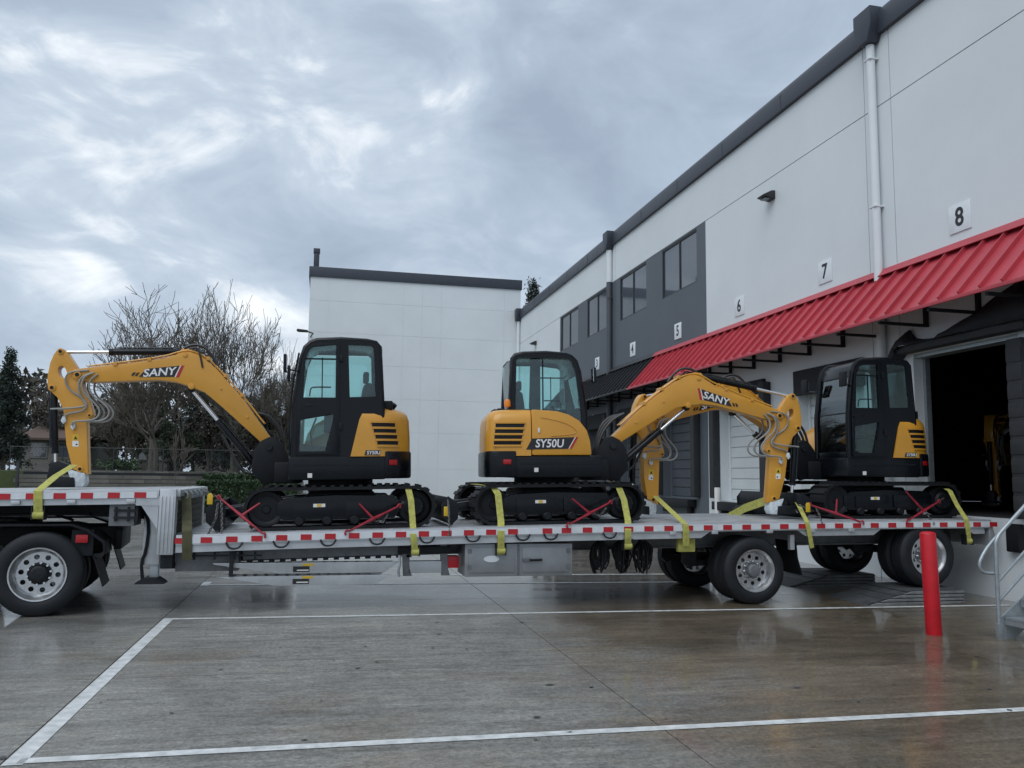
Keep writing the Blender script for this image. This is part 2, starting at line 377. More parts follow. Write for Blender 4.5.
line('lane_marking', pa.xy, (pa.xy+(pb.xy-pa.xy)*1.5), .10, 'white line behind the trailer')
line('lane_marking', (XJ+.075, pa.y-.1), (XJ+.075, pa.y+.35), .12, 'white line along the sawn joint behind the trailer')
pa, pb = onG(450, 575.2), onG(672, 574.2)
line('lane_marking', pa.xy, (pa.xy+(pb.xy-pa.xy)*1.6), .10, 'farther white line behind the trailer')
# small dark stains and leaf litter on the slabs
rnd = random.Random(5)
lf = MB()
for k in range(70):
    x_, y_ = rnd.uniform(-3, 9), rnd.uniform(5.5, 10.6); s_ = rnd.uniform(.008, .028); a_ = rnd.uniform(0, 3)
    lf.face([(x_+s_*math.cos(a_+q)*(1.6 if q_ % 2 else .8), y_+s_*math.sin(a_+q), .006+gz(x_+.05)+rnd.uniform(0, .006)) for q_, q in enumerate((0, 1.57, 3.14, 4.71))])
tag(lf.build('leaf_litter', 'rampdark', smooth=0), 'tiny dark leaves and grit scattered on the wet concrete', 'litter', kind='stuff')

# ================================================================== dock building (right)
XB = 10.7
DOORS = {8: 12.0, 7: 15.86, 6: 19.75, 5: 23.7, 4: 27.62, 3: 31.55, 2: 35.5, 1: 39.45}
DH = 1.2; DZ0, DZ1 = 1.2, 4.15
WINS = [(22.3, 24.9), (26.3, 28.9), (30.3, 32.9), (34.2, 36.9)]; WZ0, WZ1 = 7.66, 9.30
dock = thing('dock_building', 'long white and slate grey warehouse with numbered loading docks', 'building', (XB, 20, 0))
def rect(a0, a1, b0, b1): return [(a0, b0), (a1, b0), (a1, b1), (a0, b1)]
segs = [(-6, 13.52, 'white'), (13.54, 14.32, 'white'), (14.34, 21.70, 'white'), (21.71, 29.40, 'slate'), (29.42, 30.18, 'slate'), (30.20, 37.08, 'slate'), (37.09, 45.55, 'white')]
for y0, y1, mt in segs:
    holes = [rect(c-DH, c+DH, DZ0, DZ1) for c in DOORS.values() if y0 < c < y1]
    holes += [rect(a, b, WZ0, WZ1) for a, b in WINS if y0 < a < y1]
    MB().plate(rect(y0, y1, -.22, 9.34), holes, 'yz', XB, XB+.28).build('wall_panel', mt, dock, smooth=0)
for y0, y1 in [(-6, 13.52), (13.54, 14.32), (14.34, 29.4), (29.42, 30.18), (30.2, 45.55)]:
    B(XB, XB+.28, y0, y1, 9.362, 10.86).build('wall_panel', 'white', dock, smooth=0)
B(XB+.02, XB+.26, -6, 45.55, 0, 10.8).build('wall_core', 'slate', dock, smooth=0) if False else None
B(XB+.28, XB+34, -6, 46, 10.3, 10.5).build('roof', 'cap', dock, smooth=0)  # unseen roof slab, added so light does not leak inside
cpm = MB().prism([(XB-.10, 10.80), (XB+.5, 10.80), (XB+.5, 11.34), (XB-.03, 11.34), (XB-.10, 11.20)], 'xz', -6, 45.6)
cpm.build('parapet_cap', 'cap', dock, bevel=.01)
for yy in np.arange(-4, 45, 3.05):
    B(XB-.106, XB-.09, yy, yy+.05, 10.80, 11.2).build('cap_joint', 'cap', dock, smooth=0)
# downspouts with collector heads
def downspout(y, mlist, r=.085):
    for mt_, z0, z1 in mlist:
        d = MB(); d.cyl((XB-.12, y, z0), (XB-.12, y, z1), r, n=14); dsp = d.build('downspout', mt_, dock)
        for zc in np.arange(z0+1.5, z1, 3.1): B(XB-.213, XB+.0, y-r-.012, y+r+.012, zc, zc+.03).build('pipe_strap', mt_, dsp, bevel=.005)
    MB().prism([(y-.27, 11.36), (y+.27, 11.36), (y+.27, 10.98), (y+.14, 10.66), (y-.14, 10.66), (y-.27, 10.98)], 'yz', XB-.30, XB-.02).build('collector_head', 'cap', dock, bevel=.012)
downspout(13.93, [('white', 5.72, 10.64), ('white', 1.0, 5.3)])
downspout(29.80, [('white', 9.36, 10.64), ('slatedoor', 1.0, 9.35)], .11)
downspout(45.30, [('white', 1.0, 10.64)])
# windows
for a, b in WINS:
    wf = MB().plate(rect(a+.003, b-.003, WZ0+.003, WZ1-.003), [rect(a+.05, (a+b)/2-.025, WZ0+.05, WZ1-.05), rect((a+b)/2+.025, b-.05, WZ0+.05, WZ1-.05)], 'yz', XB+.02, XB+.10).build('window', 'frame', dock, smooth=0)
    for p, q in ((a+.04, (a+b)/2-.015), ((a+b)/2+.015, b-.04)):
        B(XB+.055, XB+.07, p, q, WZ0+.04, WZ1-.04).build('pane', 'winglass', wf, smooth=0)
# interior of the open dock 8
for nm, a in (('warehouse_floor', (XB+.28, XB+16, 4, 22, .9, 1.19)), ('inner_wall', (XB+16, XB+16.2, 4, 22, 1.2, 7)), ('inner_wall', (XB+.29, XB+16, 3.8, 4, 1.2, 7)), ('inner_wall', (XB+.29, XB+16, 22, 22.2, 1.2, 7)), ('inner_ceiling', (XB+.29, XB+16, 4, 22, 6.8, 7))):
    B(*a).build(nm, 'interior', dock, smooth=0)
# dock doors
for num, c in DOORS.items():
    dm = 'white2' if num in (6, 7) else 'slatedoor'
    fm = 'white' if num in (6, 7, 8, 1) else 'slate'
    if num == 8:
        B(XB+.20, XB+.30, c+DH-.07, c+DH-.004, 1.2, 4.14).build('door_jamb', 'galv', dock, smooth=0)
        B(XB+.20, XB+.30, c-DH+.004, c-DH+.07, 1.2, 4.14).build('door_jamb', 'galv', dock, smooth=0)
        B(XB+.02, XB+.30, c-DH+.004, c+DH-.004, 4.08, 4.145).build('door_header', 'galv', dock, smooth=0)
        continue
    dr = MB().plate(rect(c-DH+.003, c+DH-.003, DZ0+.003, DZ1-.003), [rect(c-DH+.09, c+DH-.09, DZ0+.02, DZ1-.09)], 'yz', XB+.24, XB+.32).build('dock_door', fm, dock, smooth=0)
    n = 10
    for k in range(n):
        h = (DZ1-.09-DZ0-.02)/n; z0 = DZ0+.02+h*k
        B(XB+.27, XB+.31, c-DH+.09, c+DH-.09, z0+.012, z0+h-.012).build('door_panel', dm, dr, bevel=.010, seg=1)
    B(XB+.30, XB+.33, c-DH+.06, c+DH-.06, DZ0+.01, DZ1-.06).build('door_backing', dm, dr, smooth=0)
    # head curtain and side pads
    B(XB-.10, XB+.02, c-DH-.06, c+DH+.06, 3.72, 4.30).build('head_curtain', 'fabric', dock, bevel=.03)
    for s in (-1, 1):
        y_ = c+s*(DH+.16)
        if num in (7,): continue
        B(XB-.22, XB-.002, y_-.13, y_+.13, 1.25, 4.2).build('dock_pad', 'foam', dock, bevel=.03)
    B(XB-.30, XB-.002, c-DH, c+DH, .95, 1.17).build('dock_leveller_lip', 'darksteel', dock, bevel=.01)
    for s in (-.9, .9): B(XB-.12, XB-.002, c+s-.13, c+s+.13, .75, 1.14).build('dock_bumper', 'rubber', dock, bevel=.02)
for s in (-1.0, 1.0): B(XB-.12, XB-.002, 12+s-.13, 12+s+.13, .70, 1.14).build('dock_bumper', 'rubber', dock, bevel=.02)
# shelter round open dock 8: side pads, head pad, sagging fabric with two peaks
sh = thing('dock_shelter', 'torn black fabric dock shelter framing the open dark doorway', 'dock shelter', (XB, 12, 1.2))
B(XB-.20, XB-.003, 10.55, 10.86, 1.25, 4.05).build('side_pad', 'foam', sh, bevel=.03)
for k in range(9): B(XB-.212, XB-.19, 10.56, 10.85, 1.35+k*.29, 1.58+k*.29).build('pad_pleat', 'foam', sh, bevel=.01)
B(XB-.24, XB-.003, 10.45, 13.38, 4.17, 4.31).build('head_pad', 'foam', sh, bevel=.03)
fb = MB(); top = []; bot = []
nseg = 26
for k in range(nseg+1):
    y_ = 13.45-(13.45-9.9)*k/nseg; u = k/nseg
    # peak near the far end, sag, then rising to a second peak
    zt = 4.40+.26*math.exp(-((u-.06)/.035)**2)+.02*math.sin(u*19)+(.62*max(0, (u-.30)/.5) if u < .80 else .62-1.6*(u-.80))
    top.append((XB-.03-.03*math.sin(u*23), y_, zt)); bot.append((XB-.30-.03*math.sin(u*17), y_, 4.30-.06*(u < .04)))
for k in range(nseg):
    m0 = [tuple((Vector(a)+Vector(b))/2+Vector((-.10, 0, -.03+.02*math.sin(q*2.2)))) for q, (a, b) in enumerate(((top[k], bot[k]), (top[k+1], bot[k+1])), k)]
    fb.face([top[k], top[k+1], m0[1], m0[0]]); fb.face([m0[0], m0[1], bot[k+1], bot[k]])
fo = fb.build('head_fabric', 'fabric', sh, smooth=60)
md = fo.modifiers.new('s', 'SOLIDIFY'); md.thickness = .01
MB().prism([(13.40, 4.30), (13.55, 4.10), (13.53, 4.02), (13.34, 4.17)], 'yz', XB-.30, XB-.02).build('fabric_corner', 'fabric', sh)
# signs with dock numbers
for num in range(3, 9):
    yc = {8: 11.87, 7: 15.86, 6: 19.74, 5: 23.68, 4: 27.58, 3: 31.55}[num]; zc = 6.39
    sg = thing('number_sign', 'white square dock sign reading %s on the %s wall' % (('three', 'four', 'five', 'six', 'seven', 'eight')[num-3], 'grey' if num < 6 else 'white'), 'sign', (XB, yc, zc), group='dock number signs')
    B(XB-.022, XB-.002, yc-.25, yc+.25, zc-.25, zc+.25).build('plate', 'plate', sg, bevel=.004)
    text_mb(str(num), .46, (XB-.025, yc, zc), (0, -1, 0), (0, 0, 1), .003, xs=.9).build('numeral', 'ink', sg, smooth=0)
dsg = thing('diamond_sign', 'small white diamond placard on the dark grey wall', 'sign', (XB, 33.4, 3.9))
p_ = onX(593, 421.5, XB)
MB().prism([(p_.y-.3, p_.z), (p_.y, p_.z-.3), (p_.y+.3, p_.z), (p_.y, p_.z+.3)], 'yz', XB-.02, XB-.002).build('placard', 'sticker', dsg)
# wall pack lights
for px, py, lb in ((772, 196, 'dark wedge wall light high between docks 6 and 7'), (536, 343, 'dark wedge wall light high on the white end bay')):
    p = onX(px, py, XB); t = thing('wall_light', lb, 'light', p, group='wall lights')
    MB().prism([(XB-.002, p.z+.10), (XB-.10, p.z+.09), (XB-.33, p.z-.03), (XB-.32, p.z-.06), (XB-.10, p.z-.10), (XB-.002, p.z-.12)], 'xz', p.y-.16, p.y+.16).build('housing', 'frame', t, bevel=.015)
    B(XB-.26, XB-.12, p.y-.12, p.y+.12, p.z-.11, p.z-.098).build('lens', 'winglass', t)

# canopies
def canopy(name, label, y0, y1, m_, nseam):
    t = thing(name, label, 'canopy', (XB, (y0+y1)/2, 4.7)); pit = (y1-y0)/nseam
    pr = MB(); a, b = Vector((XB-.02, 0, 5.84)), Vector((XB-1.06, 0, 4.70)); d = (b-a).normalized(); n_ = Vector((d.z, 0, -d.x)); n_ = n_ if n_.z > 0 else -n_
    def slab(y_a, y_b, h0, h1): 
        q = [a+n_*h0, b+n_*h0, b+n_*h1, a+n_*h1]; pr.prism([(v.x, v.z) for v in q], 'xz', y_a, y_b)
    slab(0, pit-.001, 0, .012); slab(0, .022, .0125, .080); slab(.024, .05, .0125, .022)
    me = pr.mesh('roof_panel', m_, smooth=0)
    for k in range(nseam):
        o = bpy.data.objects.new('roof_panel', me); COL.objects.link(o); o.parent = t; o.matrix_local = WM[t].inverted() @ Matrix.Translation((0, y0+k*pit, 0))
    slabf = MB().prism([(XB-.002, 5.96), (XB-.06, 5.955), (XB-.19, 5.80), (XB-.17, 5.79), (XB-.05, 5.92), (XB-.002, 5.92)], 'xz', y0, y1); slabf.build('top_flashing', m_, t, smooth=0)
    B(XB-1.095, XB-1.065, y0, y1, 4.655, 4.715).build('eave_trim', m_ if m_ != 'redroof' else 'redroof', t, bevel=.005)
    return t
red = canopy('red_canopy', 'sloping red standing seam metal canopy over the white dock doors', 2.6, 25.39, 'redroof', 53)
blk = canopy('black_canopy', 'sloping black standing seam metal canopy on the grey dock bay', 25.40, 36.58, 'blackroof', 26)
ys = [onX(724+x_*.293, 180+y_*.293, XB-.06).y for x_, y_ in ((20, 655), (100, 632), (190, 610), (290, 585), (400, 557), (530, 523), (685, 488), (865, 443))]
pitch_b = (ys[0]-ys[-1])/7
for k in range(-1, 18):
    y_ = ys[-1]+pitch_b*k; pa_ = red if y_ < 25.3 else blk
    if y_ > 36: break
    br = MB().box(XB-1.03, XB-.03, y_-.03, y_+.03, 4.60, 4.65); br.box(XB-.075, XB-.005, y_-.035, y_+.035, 4.60, 5.75); br.build('bracket', 'darksteel', pa_, smooth=0)

# ================================================================== white tilt-up building behind
YW = 45.65; wb = thing('white_building', 'tall plain white tilt-up warehouse block behind the trailer', 'building', (4.8, YW, 0))
xs_ = [-1.14]+[onY(px, 320, YW).x for px in (328, 403, 422, 441, 504)]+[10.78]; zs = [0, 2.1, 4.1, 5.95, 7.78, 9.50, 11.27, 12.62]
for i in range(len(xs_)-1):
    for j in range(len(zs)-1):
        B(xs_[i]+.006, xs_[i+1]-.006, YW, YW+.1, zs[j]+.007, zs[j+1]-.007).build('panel', 'white', wb, smooth=0)
B(-1.12, 10.76, YW+.012, YW+30, -.1, 12.6).build('wall_core', 'white', wb, smooth=0)
B(-1.22, 10.84, YW-.09, YW+30.1, 12.58, 13.14).build('parapet_cap', 'cap', wb, bevel=.01)
px0, px1 = onY(314, 255, YW+.6), onY(319.5, 255, YW+.6)
vp = thing('roof_vent_pipe', 'short dark square vent post standing on the white parapet', 'vent', (px0.x, YW+.6, 13.14))
zt = onY(317, 249, YW+.6).z
B(px0.x, px1.x, YW+.45, YW+.75, 13.13, zt-.25).build('post', 'cap', vp, bevel=.01); B(px0.x-.03, px1.x+.03, YW+.42, YW+.78, zt-.26, zt).build('cap', 'cap', vp, bevel=.02)

# ================================================================== step-deck trailer
YN, YF = 11.22, 13.82
def dk(x):                                # cambered lower deck, rear end lifted by the ramps
    P = ((-1.75, .975), (3.4, 1.100), (10.4, 1.186)); s = 0
    for i, (xi, zi) in enumerate(P):
        t = zi
        for j, (xj_, _) in enumerate(P):
            if j != i: t *= (x-xj_)/(xi-xj_)
        s += t
    return s
def ud(x): return 1.548+.020*(x+2.0)
wl = lambda c: Vector((c.x, c.y, c.z+dk(c.x)))
wu = lambda c: Vector((c.x, c.y, c.z+ud(c.x)))
tr = thing('step_deck_trailer', 'aluminium step deck trailer with red and white reflective tape', 'trailer', (4, 12.52, 0))
def LB(name, m_, a, bevel=0, nx=1, parent=tr, warp=wl): return B(*a, nx=nx).warp(warp).build(name, m_, parent, bevel=bevel)
XE, XS, XU = 10.40, -1.80, -9.2
# decks: planks
npl = 13; pw = (YF-YN-.16)/npl
for k in range(npl):
    y0 = YN+.08+pw*k
    LB('plank', 'aludeck', (XS, XE, y0+.004, y0+pw-.004, -.035, -.001+.002*(k % 2)), nx=16)
    LB('plank', 'aludeck', (XU, -1.99, y0+.004, y0+pw-.004, -.035, -.001+.002*(k % 2)), nx=4, warp=wu)
# rails
for s, yo in ((1, YN), (-1, YF)):
    a, b = sorted((yo, yo+s*.08)); LB('side_rail', 'alu', (XS, XE, a, b, -.125, .006), nx=18, bevel=.006)
    a, b = sorted((yo, yo+s*.08)); LB('side_rail', 'alu', (XU, -2.03, a, b, -.10, .006), nx=6, bevel=.006, warp=wu)
    a, b = sorted((yo+s*.025, yo+s*.09)); LB('upper_rail_web', 'alu', (XU, -2.04, a, b, -.175, -.102), nx=6, warp=wu)
    for x0, x1, c0, c1 in ((XS, 5.55, 0, .14), (6.98, 8.42, .14, .14), (9.95, XE-.1, .14, 0)):
        a, b = sorted((yo+s*.025, yo+s*.09)); w_ = MB(); n = max(2, int((x1-x0)/.5))
        pts = [(x0+c0+(x1-c1-x0-c0)*i/n, -.215) for i in range(n+1)]+[(x1-(x1-x0)*i/n, -.127) for i in range(n+1)]
        w_.prism(pts, 'xz', a, b).warp(wl).build('rail_web', 'alu', tr, smooth=0)
LB('tape_strip', 'whitetape', (XS+.01, XE-.01, YN-.0045, YN-.0008, -.105, -.018), nx=18)
LB('tape_strip', 'whitetape', (XU, -2.05, YN-.0045, YN-.0008, -.098, -.022), nx=6, warp=wu)
redme = B(-.07, .07, -.0035, 0, -.036, .036).mesh('red_tape', 'redtape', smooth=0)
for idx in list(range(0, 15))+[15.6]+[16.5+k for k in range(24)]:
    x_ = -1.74+.3085*idx; o = bpy.data.objects.new('red_tape', redme); COL.objects.link(o); o.parent = tr
    o.matrix_local = WM[tr].inverted() @ Matrix.Translation((x_, YN-.0048, dk(x_)-.066))
for k in range(20):
    x_ = -2.25-.309*k; o = bpy.data.objects.new('red_tape', redme); COL.objects.link(o); o.parent = tr
    o.matrix_local = WM[tr].inverted() @ Matrix.Translation((x_, YN-.0048, ud(x_)-.062))
# frame
for k in range(40):
    x_ = -1.6+.302*k; LB('crossmember', 'steelgrey', (x_-.03, x_+.03, YN+.1, YF-.1, -.135, -.037))
for k in range(20):
    x_ = -2.3-.34*k; LB('crossmember', 'steelgrey', (x_-.03, x_+.03, YN+.1, YF-.1, -.13, -.037), warp=wu)
for yb in (12.05, 12.99):
    mb = MB().box(XS, XE-.2, yb-.01, yb+.01, -.40, -.137, 14); mb.box(XS, XE-.2, yb-.07, yb+.07, -.42, -.40, 14); mb.warp(wl).build('main_beam', 'steelgrey', tr, smooth=0)
    mb = MB().prism([(XU, -.30), (-3.6, -.30), (-2.1, -.42), (-2.1, -.132), (XU, -.132)], 'xz', yb-.06, yb+.06).warp(wu); mb.build('gooseneck_beam', 'darksteel', tr, smooth=0)
LB('kingpin_plate', 'darksteel', (-5.4, -3.0, 11.9, 13.1, -.33, -.305), warp=wu)
# front outer lower beam with added row of dark blocks in place of its dark square cutouts (under rail, near side)
LB('side_beam', 'steelgrey', (-1.0, 1.25, YN+.30, YN+.36, -.36, -.215), nx=4)
for k in range(16): LB('cutout_block', 'darksteel', (-.95+k*.14, -.88+k*.14, YN+.28, YN+.37, -.40, -.362))
# step bulkhead
for y0, y1 in ((YN-.01, YN+.16), (YF-.16, YF+.01)):
    pb_ = MB().box(-2.02, -1.825, y0, y1, .735, ud(-1.9)+.008)
    st = pb_.build('step_post', 'alu', tr, bevel=.008)
    if y0 < 12:
        for k in range(4): B(-2.005+k*.045, -1.985+k*.045, y0-.012, y0-.001, .75, 1.47).build('rib', 'alu', st, bevel=.004)
MB().prism([(-2.25, 1.37), (-2.03, 1.37), (-2.03, 1.05)], 'xz', YN+.02, YN+.05).build('gusset_plate', 'alu', tr)
B(-2.30, -1.99, YN+.01, YN+.018, 1.35, 1.47).build('gusset_plate', 'alu', tr)
for k in range(6): B(-1.86, -1.832, YN+.18, YF-.18, .98+k*.085, 1.06+k*.085).build('bulkhead_board', 'timber' if k < 5 else 'alu', tr, bevel=.006)
MB().box(-1.99, -1.78, YN+.05, YF-.05, 1.46, ud(-1.9)+.004).build('step_cap', 'alu', tr, bevel=.015)
for k in range(6): MB().tube([(-1.79, YN+.35+k*.38, 1.53), (-1.74, YN+.35+k*.38, 1.5), (-1.74, YN+.35+k*.38, 1.44), (-1.78, YN+.35+k*.38, 1.42)], .012, smooth=1).build('cap_hook', 'galv', tr)
# landing gear
zf = onY(150, 583, 11.62).z
for y_ in (11.62, 13.42):
    lg = B(-2.25, -2.04, y_-.08, y_+.08, .58, 1.36).build('landing_leg', 'alu', tr, bevel=.01)
    B(-2.15, -2.05, y_-.055, y_+.055, zf+.05, .60).build('inner_leg', 'galv', lg, bevel=.005)
    MB().prism([(-2.32, zf), (-1.95, zf), (-1.98, zf+.03), (-2.06, zf+.08), (-2.20, zf+.08), (-2.29, zf+.03)], 'xz', y_-.13, y_+.13).build('foot', 'darksteel', lg)
    MB().tube([(-2.25, y_-.1, 1.30), (-2.18, y_-.1, 1.08), (-2.20, y_-.1, .75), (-2.25, y_-.1, .62), (-2.22, y_-.1, .40)], .022, smooth=1).build('brace', 'darksteel', lg)
B(-2.06, -2.03, 11.7, 13.34, .9, 1.0).build('leg_crossbar', 'darksteel', tr)
B(-2.62, -2.32, YN+.08, YN+.5, 1.09, 1.36).build('gear_box', 'steelgrey', tr, bevel=.01)
for z_ in (1.18, 1.27): B(-2.56, -2.28, YN+.05, YN+.078, z_, z_+.03).build('crank_bar', 'darksteel', tr)
for x_ in (-2.55, -2.40, -2.30): B(x_, x_+.025, YN+.045, YN+.075, 1.15, 1.33).build('crank_bar', 'darksteel', tr)
B(-1.83, -1.05, YN+.25, YN+.6, .50, .75).build('air_tank_box', 'steelgrey', tr, bevel=.015)
B(-1.99, -1.84, YN+.10, YN+.3, .56, .735).build('step_bracket', 'darksteel', tr, bevel=.01)
B(-1.15, -1.10, YN+.10, YN+.14, .44, .78).build('ramp_hanger', 'darksteel', tr)
for k in range(4): B(-1.6+k*.25, -1.57+k*.25, YN+.11, YN+.135, .66, .76).build('rope_bar', 'darksteel', tr)
B(-1.62, -.75, YN+.112, YN+.132, .70, .72).build('rope_bar', 'darksteel', tr)
# tie-down rings hanging under the rail
ring = MB().tube([(-.10, 0, .035), (-.075, -.01, -.02), (-.03, -.012, -.045), (.03, -.012, -.045), (.075, -.01, -.02), (.10, 0, .035)], .012, n=6, smooth=1).mesh('tie_down_ring', 'darksteel')
for px in (234, 281, 328, 377, 427, 473, 523, 551, 610):
    p = onY(px, 545, YN-.02); o = bpy.data.objects.new('tie_down_ring', ring); COL.objects.link(o); o.parent = tr
    o.matrix_local = WM[tr].inverted() @ Matrix.Translation((p.x, YN-.012, dk(p.x)-.14))
for px in (12, 68, 128, 673, 715, 770, 812, 852): 
    p = onY(px, 545, YN); f_ = ud if p.x < -1.9 else dk
    B(p.x-.05, p.x+.05, YN-.012, YN+.06, f_(p.x)-.16, f_(p.x)-.112).build('stake_pocket', 'alu', tr, bevel=.006)
# middle stand, red box
xa = onY(405, 560, YN+.3).x
for x_ in (xa, onY(443, 560, YN+.3).x):
    MB().prism([(x_-.05, dk(x_)-.22), (x_+.05, dk(x_)-.22), (x_+.07, .50), (x_+.10, .40), (x_-.02, .40)], 'xz', YN+.28, YN+.34).build('stand_leg', 'steelgrey', tr, bevel=.006)
B(xa+.05, onY(443, 560, YN+.3).x-.02, YN+.28, YN+.40, .44, .60).build('stand_plate', 'alu', tr, bevel=.008)
B(xa-.1, onY(447, 560, YN+.3).x+.05, YN+.26, YN+.45, .70, .80).build('stand_beam', 'darksteel', tr, bevel=.008)
xr = onY(447, 565, YN+.35).x; B(xr, xr+.16, YN+.3, YN+.5, .50, .66).build('red_box', 'red', tr, bevel=.008)
xr = onY(399, 565, YN+.1).x; MB().tube([(xr, YN+.08, .70), (xr+.01, YN+.07, .60), (xr-.01, YN+.07, .50), (xr, YN+.08, .42)], .022).build('ramp_latch', 'galv', tr)
# toolbox
tb = B(1.93, 3.47, YN+.10, YN+.72, .40, .845).build('toolbox', 'boxalu', tr, bevel=.012)
for a, b in ((1.985, 2.63), (2.74, 3.41)): B(a, b, YN+.085, YN+.102, .455, .795).build('toolbox_door', 'boxalu', tb, bevel=.006)
for z_ in (.43, .50, .68, .76, .82): MB().cyl((2.685, YN+.085, z_), (2.685, YN+.10, z_), .014, n=8).build('bolt', 'darksteel', tb)
MB().cyl((2.685, YN+.088, .42), (2.685, YN+.088, .83), .012, n=6).build('lock_rod', 'steelgrey', tb)
B(2.74, 2.86, YN+.06, YN+.085, .60, .65).build('latch', 'steelgrey', tb, bevel=.006); MB().cyl((2.84, YN+.06, .62), (3.02, YN+.06, .625), .016, n=8).build('latch_handle', 'rubber', tb)
for x_ in (1.99, 3.40):
    for z_ in (.50, .72): B(x_-.02, x_+.03, YN+.075, YN+.086, z_, z_+.06).build('hinge', 'steelgrey', tb)
lp = MB().prism([(2.30+.11*math.cos(a)*1.0, .64+.045*math.sin(a)) for a in np.linspace(0, 2*math.pi, 17)[:-1]], 'xz', YN+.077, YN+.084).build('label_plate', 'whitetape', tb)
text_mb('UTILITY', .045, (2.30, YN+.075, .64), (1, 0, 0), (0, 0, 1), .001).build('lettering', 'slatedoor', tb, smooth=0) if False else None
# running gear
TR_R = .49; AX = ((6.27, TR_R+gz(6.27)), (9.25, .145+TR_R))
def tyre_prof(r, w):
    h = w/2; p = [(r*.60, h-.03), (r*.645, h-.004), (r*.75, h+.012), (r*.88, h+.006), (r*.955, h-.015), (r*.985, h-.03)]
    tread = [(r, h-.045), (r, h*.50), (r-.014, h*.47), (r-.014, h*.40), (r, h*.37), (r, .012), (r-.014, .008)]
    half = p+tread
    return half+[(a, -b) for a, b in half[::-1]]
def wheel_set(r, w, dish, hubm='steelgrey'):
    rr = r*.635
    ty = MB().lathe(tyre_prof(r, w), (0, 0, 0), (0, -1, 0), 44)
    n = 0
    for k in range(n):
        a = 2*math.pi*k/n
        for s in (-1, 1):
            q = MB(); q.box(-.018, .018, s*(w/2-.05), s*(w/2-.012), r-.03, r+.001); q.xf(Matrix.Rotation(a, 4, 'Y')); me_ = bpy.data.meshes.new('t'); q.bm.to_mesh(me_); q.bm.free(); ty.bm.from_mesh(me_); bpy.data.meshes.remove(me_)
    tym = ty.mesh('tyre', 'tyre', smooth=40)
    rim = MB().lathe([(rr*.90, -w/2), (rr*.93, w/2-.03), (rr*1.0, w/2-.012), (rr*1.0, w/2+.004), (rr*.95, w/2+.002), (rr*.90, w/2-.03), (rr*.86, w/2-.05), (rr*.84, w/2-dish*.8), (rr*.80, w/2-dish)], (0, 0, 0), (0, -1, 0), 40)
    circ = lambda R_, cx_=0, cz_=0, n_=32: [(cx_+R_*math.cos(2*math.pi*i/n_), cz_+R_*math.sin(2*math.pi*i/n_)) for i in range(n_)]
    yd = -(w/2-dish)
    rim.plate(circ(rr*.805), [circ(rr*.098, rr*.63*math.cos(2*math.pi*k/10), rr*.63*math.sin(2*math.pi*k/10), 12) for k in range(10)]+[circ(rr*.30)], 'xz', yd, yd+.014)
    rm = rim.mesh('wheel', 'aluwheel', smooth=40)
    hub = MB().lathe([(rr*.42, 0), (rr*.42, .02), (rr*.34, .03), (rr*.31, .05), (rr*.30, dish*.75), (rr*.24, dish*.85), (rr*.20, dish*.86), (0.001, dish*.9)], (0, yd, 0), (0, -1, 0), 24).mesh('hub', hubm)
    nut = MB().cyl((0, 0, 0), (0, -.035, 0), .017, .013, n=6).mesh('lug_nut', 'chrome', smooth=0)
    return rm, tym, hub, nut, rr, yd
WT = wheel_set(TR_R, .28, .13)
def place_wheel(ws, parent, c, side, full=True, ang=0):
    rm, tym, hub, nut, rr, yd = ws
    o = bpy.data.objects.new('wheel', rm); COL.objects.link(o); o.parent = parent
    o.matrix_local = WM[parent].inverted() @ Matrix.Translation(c) @ Matrix.Rotation(0 if side < 0 else math.pi, 4, 'Z') @ Matrix.Rotation(ang, 4, 'Y')
    for nm, me_ in (('tyre', tym),)+((('hub', hub),) if full else ()):
        q = bpy.data.objects.new(nm, me_); COL.objects.link(q); q.parent = o
    if full:
        for k in range(10):
            a = 2*math.pi*(k+.5)/10; q = bpy.data.objects.new('lug_nut', nut); COL.objects.link(q); q.parent = o; q.location = (rr*.40*math.cos(a), yd-.018, rr*.40*math.sin(a))
    return o
for ax, az in AX:
    place_wheel(WT, tr, (ax, YN+.16, az), -1, ang=.2); place_wheel(WT, tr, (ax, YN+.50, az), -1, False)
    place_wheel(WT, tr, (ax, YF-.16, az), 1); place_wheel(WT, tr, (ax, YF-.50, az), 1, False)
    MB().cyl((ax, YN+.3, az), (ax, YF-.3, az), .065, n=12).build('axle', 'darksteel', tr)
    for y_ in (12.08, 12.96):
        MB().prism([(ax-.75, dk(ax)-.40), (ax-.55, dk(ax)-.40), (ax-.58, az+.02), (ax-.68, az-.05), (ax-.78, az+.05)], 'xz', y_-.06, y_+.06).build('spring_hanger', 'darksteel', tr)
        MB().prism([(ax-.7, az-.02), (ax, az+.02), (ax+.45, az+.05), (ax+.45, az+.10), (ax, az+.12), (ax-.7, az+.06)], 'xz', y_-.04, y_+.04).build('trailing_arm', 'darksteel', tr)
        MB().lathe([(.0, 0), (.09, 0), (.12, .04), (.12, .10), (.10, .14), (.12, .18), (.10, .24), (0, .25)], (ax+.36, y_, az+.10), (0, 0, 1), 16).build('air_bag', 'rubber', tr)
xm = 6.98
for y_ in (YN+.06, YF-.62):
    B(xm-.09, xm-.02, y_+.02, y_+.09, dk(xm)-.42, dk(xm)-.2).build('flap_bracket', 'alu', tr)
    f_ = MB(); f_.prism([(xm, .86), (xm+.02, .62), (xm+.09, .36), (xm+.075, .36), (xm+.005, .62), (xm-.012, .86)], 'xz', y_, y_+.58).build('mud_flap', 'rubber', tr)
